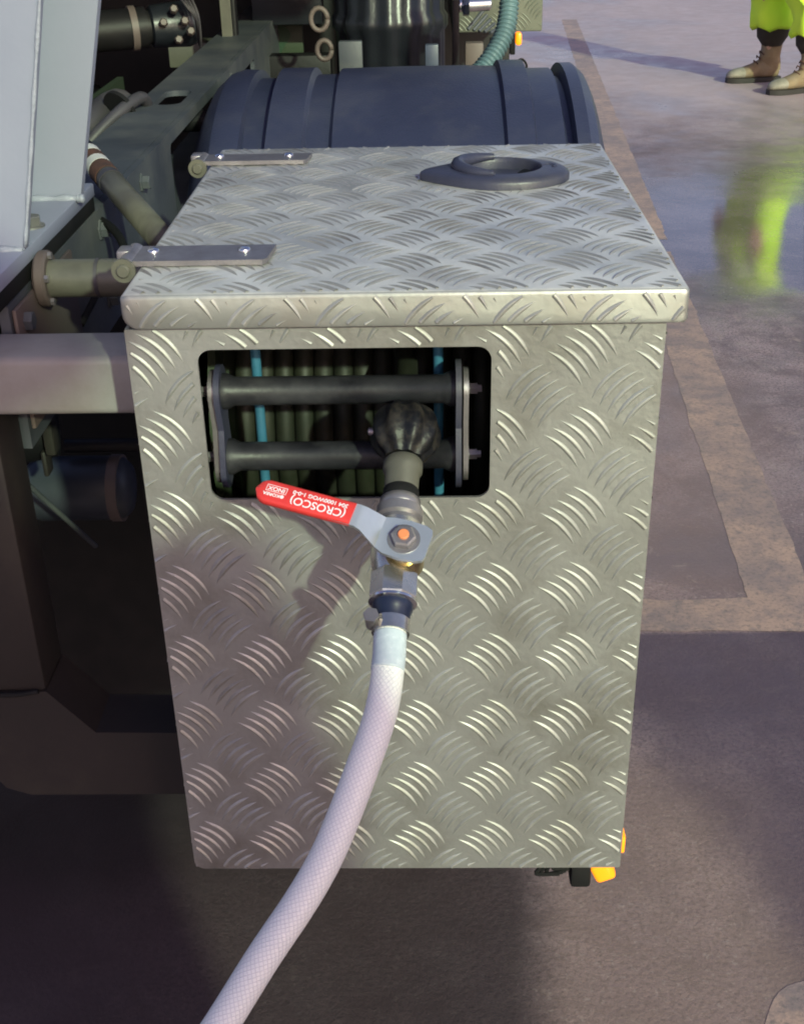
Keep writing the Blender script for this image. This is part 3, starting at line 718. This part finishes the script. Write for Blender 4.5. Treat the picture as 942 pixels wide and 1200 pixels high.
# bits behind the beam
rod0, rod1 = at(24, 560, .3), at(112, 640, .42)
MB().cyl(rod0, rod1, .0028, n=10).build('thin_rod', M['rail'], truck)
for (u0, v0, u1, v1, y) in ((42, 470, 66, 535, .32), (46, 530, 58, 560, .33)):
    a, b = at(u0, v0, y), at(u1, v1, y)
    MB().box(a.x, b.x, y, y + .02, b.z, a.z, .003).build('hanger_bracket', M['post'], truck)
a = at(30, 505, .36); MB().lathe([(0, .03), (.02, .034), (.05, .03)], (a.x - .02, a.y, a.z), (1, .2, 0), 18).build('bush', M['dark'], truck)
tank = thing('air_tank', at(105, 570, .5), 'dark cylindrical air tank hanging under the cross beam', 'air tank')
a = at(105, 572, .5)
MB().lathe([(0, .01), (.004, .028), (.012, .036), (.02, .038), (.108, .038), (.116, .036), (.124, .028), (.128, .01)], (a.x - .075, .5, a.z), (1, 0, 0), 32).build('shell', mat('dark_blue_grey_tank', (.045, .05, .065), rough=.4, scale=10), tank)
MB().lathe([(0, .0385), (0, .0395), (.012, .0395), (.012, .0385)], (a.x + .028, .5, a.z), (1, 0, 0), 32).build('strap', M['rail_end'], tank)
MB().cyl((a.x - .02, .5, a.z + .055), (a.x + .09, .5, a.z + .055), .008, n=12).build('tank_pipe', M['dark'], tank)
for k, (a_, b_, c_, d_) in enumerate((((60, 235), (125, 262), (150, 300), (160, 345)), ((70, 262), (110, 300), (118, 330), (95, 380)), ((120, 215), (170, 268), (175, 310), (150, 372)))):
    MB().tube(catmull([at(*q_, y_) for q_, y_ in zip((a_, b_, c_, d_), (.55, .42, .36, .30))], 8), .0042 - .0008 * k, 8).build('cable', M['rubber'], truck, smooth=180)
for y_ in (.15, .42, .62, 1.35):
    for z_ in (.83, .90):
        MB().lathe([(0, .011), (.002, .011), (.002, .008), (.009, .008), (.010, .007)], (RX + .0003, y_, z_), (1, 0, 0), 6).build('rail_bolt', M['rail'], truck, smooth=25)
for k in range(5):
    a_ = R_(20 + 72 * k)
    MB().lathe([(0, .0032), (.003, .0032)], (RX + .014, .2 + .0195 * math.cos(a_), p0.z + .0195 * math.sin(a_)), (1, 0, 0), 6).build('flange_bolt', M['zinc'], truck, smooth=25)
# added dark sheets and unseen bed that fill and shade the space behind
fl = MB().box(-1.5, -.31, .74, .752, .06, .85, .003).build('dark_sheet', M['rubber']); tag(fl, 'large black sheet added behind the post for the dark space under the truck', 'dark sheet')
MB().box(-2.3, .12, 1.22, 5.8, 1.30, 1.38, .01).build('shading_bed', M['dark'], truck)  # truck bed out of view, widened to shade the machinery below
backing_mb = MB().box(-2.0, .22, 2.65, 2.75, .25, 1.32, .01); backing_mb.build('dark_backing', M['dark'], truck)  # dark panel added where there is only unlit depth
# hoses on the rail
h1 = catmull([at(60, 200, .9), at(100, 150, .95), at(125, 128, 1.0), at(141, 122, 1.05), at(150, 140, 1.15)], 8)
MB().tube(h1, .021, 14).build('thick_hose', M['grey_hose'], truck, smooth=180)
h2 = catmull([at(100, 172, .9), at(122, 148, .92), at(148, 124, .95), at(165, 114, .98), at(172, 122, 1.0), at(172, 135, 1.02), at(150, 138, 1.03), at(135, 140, 1.05)], 8)
MB().tube(h2, .0085, 12).build('thin_hose', M['grey_hose'], truck, smooth=180)
c = at(139, 128, .96); MB().lathe([(0, .024), (0, .0255), (.006, .0255), (.006, .024)], c, (at(160, 112, 1.0) - at(120, 148, .94)), 18).build('cable_tie', M['rubber'], truck)

# pale steel pedestal standing on the rail
ped = thing('steel_pedestal', (-.42, .25, .93), 'pale grey painted steel pedestal with bolted base plate on the chassis rail at far left', 'pedestal')
MB().box(-.75, RX + .0005, .105, .416, .9345, .947, .0015).build('base_plate', M['white_paint'], ped)
MB().box(-.75, RX - .0005, .107, .414, .9205, .9342, .001).build('rubber_pad', M['rubber'], ped)
def slanted(u0, u1, v1, y, th, name, zt=1.9):
    """plate facing the camera; right edge read off the photo at v = 0 and at its foot"""
    a, b = at(u0, 0, y), at(u1, v1, y)
    kx = (a.x - b.x) / (a.z - b.z); zb = .9472
    xr = lambda z: b.x + (z - b.z) * kx
    MB().prism([(-.62, zb), (xr(zb), zb), (xr(zt), zt), (-.62, zt)], (0, y, 0), (1, 0, 0), (0, 0, 1), th).build(name, M['white_paint'], ped, smooth=30)
    return xr
xf = slanted(46, 28, 309, .185, .012, 'front_plate')
xb = slanted(115, 93, 247, .352, .012, 'rear_plate')
mb = MB()
for zz in range(30):
    pass
rows = []
for z in [.947 + .95 * i / 8 for i in range(9)]:
    rows.append([(xf(z) - .092, .1972, z), (xf(z) - .081, .1972, z), (xf(z) - .081, .3518, z), (xf(z) - .092, .3518, z)])
mb.rings(rows); mb.build('side_plate', M['white_paint'], ped)
def bead(pts, r, name='weld_bead'):
    cpp = catmull(pts, 14); MB().tube(cpp, [r * (1 + .25 * math.sin(i * 1.3)) for i in range(len(cpp))], 8).build(name, M['weld'], ped, smooth=180)
bead([(-.45, .184, .9475), (-.38, .184, .9475), (xf(.95) - .002, .184, .9475)], .0032)
bead([(xf(.95) - .07, .349, .948), ((xf(.95) + xb(.95)) / 2, .349, .948), (xb(.95) - .003, .350, .948)], .0035)
bead([(xf(z) - .079, .35, z) for z in (.95, 1.05, 1.2, 1.5, 1.88)], .0022)
bead([(xf(z) + .0005, .184, z) for z in (.95, 1.05, 1.2, 1.5, 1.88)], .0016)
bp_ = at(40, 281, .27)
mb = MB(); mb.lathe([(0, .0115), (.0015, .0115)], (-.3145, .257, .947), (0, 0, 1), 24); mb.lathe([(.0015, .0088), (.0085, .0088), (.0095, .0078)], (-.3145, .257, .947), (0, 0, 1), 6)
mb.build('bolt', mat('dull_bolt_zinc', (.25, .24, .23), rough=.45, metal=.6), ped, smooth=25)

# ------------------------------------------------------------------ mudguard behind the box
guard = thing('mudguard', (0, 1.05, .5), 'dusty black ribbed plastic mudguard arching behind the tool box', 'mudguard')
YC, ZC, RG = 1.10, .44, .505
def gx(zu): return -.018 + (220 + zu / 1.884 - 471) * .00124
steps = [(28, -.135), (34, -.095), (42, -.068), (55, -.042), (75, -.018), (100, -.004), (125, .001), (158, 0), (163, -.012), (205, -.012), (213, .002), (285, .002), (292, -.008), (338, -.008), (346, 0), (480, .0015), (620, .0015), (690, 0), (696, .008), (750, .008), (756, -.004), (812, -.004), (817, -.016), (829, -.016), (834, .003), (860, .003), (880, -.008), (893, -.026), (905, -.056), (914, -.095), (918, -.13)]
mb = MB(); N = 48
rs, rs2 = [], []
for zu, dr in steps:
    x = gx(zu)
    ring = [(x, YC - (RG + dr) * math.cos(a), ZC + (RG + dr) * math.sin(a)) for a in [R_(-8 + 186 * i / N) for i in range(N + 1)]]
    inn = [(x, YC - (RG + dr - .006) * math.cos(a), ZC + (RG + dr - .006) * math.sin(a)) for a in [R_(-8 + 186 * i / N) for i in range(N + 1)]]
    rs.append(ring); rs2.append(inn)
mb.rings(rs + rs2[::-1] + [rs[0]], False, False, closed=False)
mb.build('ribbed_shell', M['fender'], guard, smooth=22)
MB().cyl((-.5, YC, .9 - .02), (gx(60), YC, .9 - .02), .016, n=14).build('mounting_bar', M['dark'], guard)
MB().lathe([(0, .24), (.0, .36), (.03, .425), (.07, .44), (.20, .44), (.24, .425), (.27, .36), (.27, .24)], (-.02, YC, ZC), (1, 0, 0), 64).build('tyre', M['rubber'], truck)
MB().lathe([(0, .239), (.03, .225), (.06, .11), (.02, .10), (.02, .02)], (.245, YC, ZC), (-1, 0, 0), 40).build('wheel_rim', M['rail'], truck)
lp_ = at(607, 70, 1.45); MB().tube(catmull([at(606, 80, 1.45), at(606, 72, 1.45), at(612, 69, 1.45), at(617, 76, 1.45), at(615, 84, 1.45)], 6), .002, 8).build('wire_loop', M['rubber'], guard)

# ------------------------------------------------------------------ machinery behind the mudguard
mach = thing('pump_unit', (-.1, 1.9, .5), 'dark oily pump and pipework behind the mudguard', 'machinery')
def vbar(u0, u1, v0, v1, y, th, name, mt, bev=.003):
    a, b = at(u0, v0, y), at(u1, v1, y)
    return MB().box(a.x, b.x, y, y + th, b.z, a.z, bev).build(name, mt, mach)
vbar(262, 284, -80, 120, 1.75, .03, 'upright', M['dark'])
vbar(262, 266, -80, 100, 1.742, .006, 'edge_strip', M['pipe'], .001)
vbar(284, 390, 66, 130, 1.9, .05, 'lower_bar', M['dark'])
vbar(290, 378, -60, 28, 2.0, .05, 'upper_housing', M['dark_shiny'])
pn = vbar(296, 356, 26, 66, 2.1, .02, 'painted_panel', M['camo'], .002)
a = at(328, 46, 2.098); mb = MB(); mb.prism([(a.x - .03 + .05 * math.cos(t_) * (1 + .2 * math.sin(3 * t_)), a.z + .04 * math.sin(t_)) for t_ in [2 * math.pi * k / 20 for k in range(20)]], (0, 2.0985, 0), (1, 0, 0), (0, 0, 1), -.002)
mb.build('dark_green_patch', M['camo2'], pn)
# big fluted canister
a, b = at(392, 60, 1.85), at(520, 60, 1.85)
rC = (b.x - a.x) / 2; cxx = (a.x + b.x) / 2
MB().lathe([(0, rC), (.30, rC), (.31, rC * 1.06), (.33, rC * 1.06), (.34, rC), (.8, rC)], (cxx, 1.85 + rC, .6), (0, 0, 1), 96, lobes=16, amp=.03).build('canister', M['dark_shiny'], mach, smooth=50)
for u, v, r in ((374, 22, .016), (380, 58, .014)):
    c = at(u, v, 1.72); pts = [c + Vector((r * math.cos(t_), 0, r * math.sin(t_) * 1.25)) for t_ in [2 * math.pi * k / 16 for k in range(17)]]
    MB().tube(pts, .005, 8).build('lifting_ring', M['rail_end'], mach, smooth=180)
vbar(396, 426, 48, 110, 1.70, .02, 'bracket', M['rail'])
vbar(498, 514, 52, 110, 1.66, .02, 'bracket', mat('worn_blue_grey_bracket', (.07, .085, .13), rough=.4, scale=30), .002)
vbar(530, 538, 0, 110, 1.69, .02, 'bracket', M['dark'], .002)
mb = MB(); e0, e1 = at(536, 6, 1.7), at(574, 4, 1.72); mb.cyl(e0, e1, .012, n=16, ch=.002); mb.cyl(e0 + Vector((.01, 0, -.002)), e0 + Vector((.022, 0, -.002)), .017, n=6)
mb.build('pipe_fitting', M['bright'], mach)
mb = MB()
for k in range(5):
    a, b = at(548 + k * 6.5, 34 + k * 1.0, 1.78), at(566 + k * 4.5, 12 + k * 5, 1.80)
    mb.cyl(a, b, .0035, n=8)
mb.build('finned_block', M['rail'], mach)
vbar(545, 566, 50, 110, 1.74, .03, 'side_leg', M['rail_end'])
vbar(575, 596, 46, 110, 1.8, .05, 'side_leg', M['dark'])
# cylinder with bolted end cap, upper left
c0, c1 = at(100, 38, 1.55), at(228, 26, 1.62)
dd = (c1 - c0).normalized(); LL = (c1 - c0).length
act = thing('actuator_cylinder', c0, 'dark cylinder with shiny bolted end cap and clamp, upper left above the rail', 'cylinder')
MB().lathe([(0, .035), (LL * .55, .035), (LL * .55, .029), (LL * .6, .029)], c0, dd, 28).build('barrel', M['dark'], act)
MB().lathe([(LL * .58, .03), (LL * .60, .036), (LL * .93, .040), (LL * .985, .036), (LL, .02)], c0, dd, 28).build('end_cap', M['dark_shiny'], act)
MB().lathe([(LL * .40, .0345), (LL * .40, .0385), (LL * .46, .0385), (LL * .46, .0345)], c0, dd, 28).build('clamp_band', M['rail_end'], act)
for (u, v) in ((215, 26), (202, 12), (208, 48), (222, 38), (190, 28)):
    b = at(u, v, 1.55); MB().lathe([(0, .008), (.012, .008), (.016, .0055)], b + Vector((0, .012, 0)), (0.25, -1, .3), 6).build('bolt', M['rail_end'], act)
mb = MB()
for k in range(4): mb.tube(catmull([at(208 + 5 * k, -6, 1.56), at(220 + 4 * k, 8 + 3 * k, 1.54), at(229 + 2 * k, 22 + 6 * k, 1.55), at(232 + k, 44 + 4 * k, 1.58)], 6), .0022, 6)
mb.build('wires', M['grey_hose'], act)
vbar(196, 262, 50, 78, 1.95, .08, 'cross_member', M['pipe'])
vbar(222, 262, 74, 96, 1.9, .08, 'cross_member', M['rail_end'])
MB().tube([(-.85, 2.2, .78), (-.5, 1.5, .80), (-.45, .9, .8)], .035, 16).build('drive_shaft', M['dark'], truck)
# corrugated hose
cps = catmull([at(597, -90, 1.52), at(597, -30, 1.5), at(596, 10, 1.48), at(591, 38, 1.46), at(579, 62, 1.44), at(562, 84, 1.42), at(545, 100, 1.40)], 30)
rr_ = []
acc = 0
for i, p in enumerate(cps):
    if i: acc += (p - cps[i - 1]).length
    rr_.append(.0155 + .0022 * math.sin(acc / .0078 * 2 * math.pi))
ch_ = MB().tube(cps, rr_, 18).build('corrugated_hose', M['corr'], smooth=180)
tag(ch_, 'blue grey corrugated hose curving down onto the mudguard', 'hose')
# second tread plate box far behind with its lamp
a, b = at(598, -60, 2.0), at(635, 36, 2.0)
b2 = thing('rear_tread_box', (b.x - .1, 2.1, b.z), 'greenish tread plate box edge behind the corrugated hose', 'tool box')
MB().box(a.x - .12, b.x, 2.0, 2.5, b.z, b.z + .35, .003).build('front_panel', M['alu_far'], b2)
tread(MB(), (0, 2.0, 0), (1, 0, 0), (0, 0, 1), a.x - .118, b.x - .002, b.z + .002, b.z + .34, .02, .01).build('raised_tread', M['alu_far'], b2, smooth=60, kind='stuff')
a = at(606, 44, 1.92)
l2 = thing('marker_lamp', a, 'small lit amber lamp beside the top of the corrugated hose', 'lamp')
MB().box(a.x - .004, a.x + .008, 1.90, 1.93, a.z - .012, a.z + .012, .004).build('amber_lens', M['amber'], l2)
MB().box(a.x - .016, a.x - .005, 1.90, 1.94, a.z - .03, a.z + .012, .002).build('lamp_base', M['rubber'], l2)

# ------------------------------------------------------------------ people
def loft(mb, secs, n=20, cap=True):
    """secs: (centre, half width x, half depth y, wobble)"""
    rg = []
    for i, (c, rx, ry, wb) in enumerate(secs):
        c = Vector(c)
        rg.append([c + Vector((rx * math.cos(t_) * (1 + wb * noise.noise(Vector((math.cos(t_) * 2, math.sin(t_) * 2, i * .7 + c.z * 3)))),
                               ry * math.sin(t_) * (1 + wb * noise.noise(Vector((math.cos(t_) * 2 + 5, math.sin(t_) * 2, i * .7 + c.z * 3)))), wb * .22 * noise.noise(Vector((math.cos(t_) * 1.6, math.sin(t_) * 1.6 + 3, 4.2 + c.x))))) for t_ in [2 * math.pi * k / n for k in range(n)]])
    mb.rings(rg, cap, cap); return mb
def skin_body(root, J, E, rad):
    me = bpy.data.meshes.new('body'); names = list(J); idx = {k: i for i, k in enumerate(names)}
    me.from_pydata([J[k] for k in names], [(idx[a], idx[b]) for a, b in E], [])
    ob = bpy.data.objects.new('body', me); COL.objects.link(ob)
    mo = ob.modifiers.new('skin', 'SKIN'); mo.use_smooth_shade = True
    for i, k in enumerate(names):
        r = rad[k]; me.skin_vertices[0].data[i].radius = r if isinstance(r, tuple) else (r, r)
        me.skin_vertices[0].data[i].use_root = (k == 'pelvis')
    sb = ob.modifiers.new('sub', 'SUBSURF'); sb.levels = 2; sb.render_levels = 2
    bpy.context.view_layer.update()
    m2 = bpy.data.meshes.new_from_object(ob.evaluated_get(bpy.context.evaluated_depsgraph_get()))
    bpy.data.objects.remove(ob); m2.materials.clear(); m2.materials.append(M['skin']); m2.shade_smooth()
    o2 = bpy.data.objects.new('body', m2); COL.objects.link(o2); attach(o2, root); return o2
def boot(root, heel, ang):
    """work boot: heel point on the ground, pointing along ang"""
    F = Vector((math.cos(ang), math.sin(ang), 0)); Sd = Vector((-F.y, F.x, 0)); heel = Vector(heel)
    # upper as cross sections along the foot, then the shaft
    def sec(x, w, z0, z1, n=18):
        return [heel + F * (x * 1.1) + Sd * (w * 1.12 * math.cos(t_)) + Vector((0, 0, 1.12 * ((z0 + z1) / 2 + (z1 - z0) / 2 * math.sin(t_)))) for t_ in [2 * math.pi * k / n for k in range(n)]]
    up_ = MB(); up_.rings([sec(-.002, .012, .03, .07), sec(.008, .030, .022, .10), sec(.03, .037, .02, .118), sec(.07, .038, .02, .122), (sec(.11, .040, .02, .112)), sec(.15, .044, .02, .094), sec(.19, .047, .02, .080), sec(.205, .0475, .02, .076)])
    shaft = []
    for z, xo, rx, ry in ((.06, .052, .058, .037), (.10, .056, .058, .037), (.13, .056, .052, .038), (.17, .052, .050, .042), (.21, .050, .054, .046), (.235, .050, .056, .048), (.24, .050, .050, .043), (.225, .05, .045, .038)):
        shaft.append([heel + F * (xo * 1.1 + rx * 1.2 * math.cos(t_)) + Sd * (ry * 1.15 * math.sin(t_)) + Vector((0, 0, z * 1.08)) for t_ in [2 * math.pi * k / 18 for k in range(18)]])
    up_.rings(shaft)
    b = up_.build('boot', M['boot'], root, smooth=70)
    tc = MB(); tc.rings([sec(.2, .0482, .019, .077), sec(.225, .0475, .02, .074), sec(.25, .043, .021, .068), sec(.272, .033, .022, .058), sec(.285, .018, .025, .046)])
    tc.build('toe_cap', M['toe'], b, smooth=70)
    so_ = MB(); pts = [(-.012, .022), (.01, .036), (.06, .036), (.12, .038), (.18, .047), (.23, .047), (.265, .038), (.287, .018)]
    ol_ = [(x, w) for x, w in pts] + [(x, -w) for x, w in pts[::-1]]
    so_.rings([[heel + F * (x * 1.1) + Sd * (w * 1.12) + Vector((0, 0, z)) for x, w in ol_] for z in (.0015, .028)])
    so_.build('sole', M['sole'], b)
    lc_ = MB()
    for k in range(5):
        x, z = .152 - .015 * k, .115 + .026 * k
        lc_.tube([heel + F * (x - .01) + Sd * .032 + Vector((0, 0, z - .012)), heel + F * (x + .006) + Vector((0, 0, z + .006)), heel + F * (x - .01) - Sd * .032 + Vector((0, 0, z - .012))], .0035, 6)
    lc_.build('laces', M['rust'], b)
    return b
def person(f1, f2, ang, label, scale=1.0, arm='relaxed'):
    """f1, f2: heels; faces along ang"""
    F = Vector((math.cos(ang), math.sin(ang), 0)); Lf = Vector((-F.y, F.x, 0))
    f1, f2 = Vector(f1), Vector(f2); mid = (f1 + f2) / 2 + F * .18
    root = thing('person', mid, label, 'person')
    if (f1 - f2).dot(Lf) < 0: f1, f2 = f2, f1          # f1 = left foot
    P = lambda f, l, z: tuple(mid + F * f + Lf * l + Vector((0, 0, z * scale)))
    A = lambda fv: fv + F * .06
    J, E, rad = {}, [], {}
    def add(k, p, r, par=None):
        J[k] = p; rad[k] = r
        if par: E.append((par, k))
    add('pelvis', P(-.01, 0, .95), .125); add('waist', P(0, 0, 1.10), .12, 'pelvis'); add('chest', P(0, 0, 1.32), .135, 'waist'); add('neck0', P(-.01, 0, 1.49), .065, 'chest')
    add('neck', P(.0, 0, 1.56), .055, 'neck0'); add('jaw', P(.03, 0, 1.63), .07, 'neck'); add('skull', P(.015, 0, 1.71), .088, 'jaw'); add('crown', P(.0, 0, 1.78), .065, 'skull'); add('nose', P(.115, 0, 1.675), .013, 'jaw')
    for sg, nm, ft in ((1, 'l', f1), (-1, 'r', f2)):
        a = A(ft)
        hip = Vector(P(0, sg * .095, .90)); kn = hip.lerp(Vector((a.x, a.y, .08)), .48) + F * .03
        add('hip' + nm, tuple(hip), .085, 'pelvis'); add('knee' + nm, tuple(kn), .048, 'hip' + nm); add('ank' + nm, (a.x, a.y, .10), .022, 'knee' + nm)
        t_ = a + F * .10; add('foot' + nm, (t_.x, t_.y, .055), .016, 'ank' + nm)
        add('sh' + nm, P(0, sg * .19, 1.44), .06, 'chest')
        if arm == 'relaxed':
            el, wr, hd = P(-.02, sg * .25, 1.14), P(.07, sg * .25, .90), Vector((.2, 0, -1))
        elif arm == 'akimbo':
            el, wr, hd = P(.02, sg * .31, 1.15), P(.22, sg * .24, 1.08), F * .9 + Lf * (-sg * .3)
        else:
            el, wr, hd = P(.10, sg * .29, 1.20), P(.30, sg * .13, 1.30), F * .9 + Lf * (-sg * .3)
        add('el' + nm, el, .045, 'sh' + nm); add('wr' + nm, wr, .03, 'el' + nm)
        if arm == 'relaxed': hd = F * .25 + Vector((0, 0, -1))
        hd = Vector(hd).normalized(); w = Vector(wr); sd_ = hd.cross(Lf).normalized()
        add('palm' + nm, tuple(w + hd * .055), (.036, .018), 'wr' + nm)
        for q in range(4):
            b = w + hd * .095 + sd_ * (.028 - .019 * q)
            ln = (.036, .042, .039, .03)[q]
            add(f'f{q}a{nm}', tuple(b), .0095, 'palm' + nm); add(f'f{q}b{nm}', tuple(b + hd * ln + Lf * (-sg * .008)), .0085, f'f{q}a{nm}'); add(f'f{q}c{nm}', tuple(b + hd * ln * 1.7 + Lf * (-sg * .028)), .0075, f'f{q}b{nm}')
        tb = w + hd * .035 + sd_ * .036
        add('t0' + nm, tuple(tb), .011, 'palm' + nm); add('t1' + nm, tuple(tb + hd * .035 + sd_ * .014), .009, 't0' + nm); add('t2' + nm, tuple(tb + hd * .06 + sd_ * .012), .008, 't1' + nm)
    skin_body(root, J, E, rad)
    for ft in (f1, f2): boot(root, ft, ang + (.08 if ft is f1 else -.08))
    # dark under trousers showing above the boots
    for nm, ft in (('l', f1), ('r', f2)):
        mb = MB(); a = A(ft); loft(mb, [((a.x, a.y, .20), .055, .05, 0), ((a.x, a.y, .25), .088, .08, .05), ((a.x, a.y, .34), .10, .095, .05), ((a.x, a.y, .46), .11, .11, 0)])
        mb.build('trouser_leg', M['trouser'], root, smooth=180)
    # lime over trousers with wide loose hems
    mb = MB()
    for nm, ft in (('l', f1), ('r', f2)):
        a = A(ft); h = Vector(J['hip' + nm]); k = Vector(J['knee' + nm])
        hx = (.012 if nm == 'l' else -.012)
        loft(mb, [((a.x, a.y, .34), .10, .095, .05), ((a.x, a.y, .295), .112, .105, .22), ((a.x + .006, a.y, .315), .132, .118, .26), ((a.x + hx, a.y, .385), .145, .13, .24), ((a.x, a.y, .45), .138, .125, .22), (k + Vector((0, 0, .05)), .118, .115, .12), (k.lerp(h, .55), .112, .12, .08), (h + Vector((0, 0, .03)), .115, .135, .03)], 28)
    loft(mb, [(J['hipl'][:2] and tuple(Vector(J['pelvis']) + Vector((0, 0, -.10))), .15, .17, .03), (J['pelvis'], .165, .185, .03), (tuple(Vector(J['pelvis']) + Vector((0, 0, .12))), .15, .175, .02)], 28)
    mb.build('over_trousers', M['hivis'], root, smooth=180)
    # lime jacket and sleeves
    mb = MB()
    def oriented(cz, w, dpt):                 # body sections turned with the person
        c = Vector(P(0, 0, cz)); return [c + Lf * (w * math.cos(t_)) + F * (dpt * math.sin(t_)) for t_ in [2 * math.pi * k / 28 for k in range(28)]]
    mb.rings([oriented(.80, .225, .165), oriented(.86, .23, .17), oriented(1.05, .215, .16), oriented(1.25, .235, .16), oriented(1.40, .23, .145), oriented(1.47, .18, .12), oriented(1.53, .085, .085), oriented(1.57, .08, .08)])
    for nm in 'lr':
        s_, e_, w_ = Vector(J['sh' + nm]), Vector(J['el' + nm]), Vector(J['wr' + nm])
        mb.tube(catmull([s_, s_.lerp(e_, .5), e_, e_.lerp(w_, .5), w_], 4), [.085] * 4 + [.08] * 4 + [.072] * 4 + [.062] * 4 + [.055], 16)
    jk = mb.build('jacket', M['hivis'], root, smooth=180)
    mb = MB()
    for z in (1.02, 1.16):
        mb.rings([oriented(z, .229, .174), oriented(z + .05, .232, .173)], False, False)
    mb.build('reflective_band', M['silver'], jk, smooth=180)
    # hard hat: dome with a brim, added to widen the head's shadow
    mb = MB(); c = Vector(P(.0, 0, 1.715))
    el_ = lambda ra, rb, z: [c + F * (ra * math.cos(t_)) + Lf * (rb * math.sin(t_)) + Vector((0, 0, z)) for t_ in [2 * math.pi * k / 28 for k in range(28)]]
    mb.rings([el_(.155, .135, 0), el_(.155, .135, .006), el_(.125, .112, .016)] + [el_(.125 * math.cos(b_), .112 * math.cos(b_), .016 + .115 * math.sin(b_)) for b_ in [R_(15 * i) for i in range(1, 6)]] + [el_(.01, .01, .132)])
    mb.build('added_hard_hat', M['white_paint'], root, smooth=50)
    return root
FA = R_(180 + 14)
person((2.115, 6.93, 0), (2.24, 6.545, 0), FA, 'person in bright lime over-trousers and tan work boots standing on the wet concrete')
# added person, out of view behind the camera, to shade the box's left
person((.588 - .06, -1.66 - .10, 0), (.588 + .06, -1.66 + .08, 0), R_(160), 'unseen person added behind the camera to shade the left of the tool box', 1.0, 'relaxed')
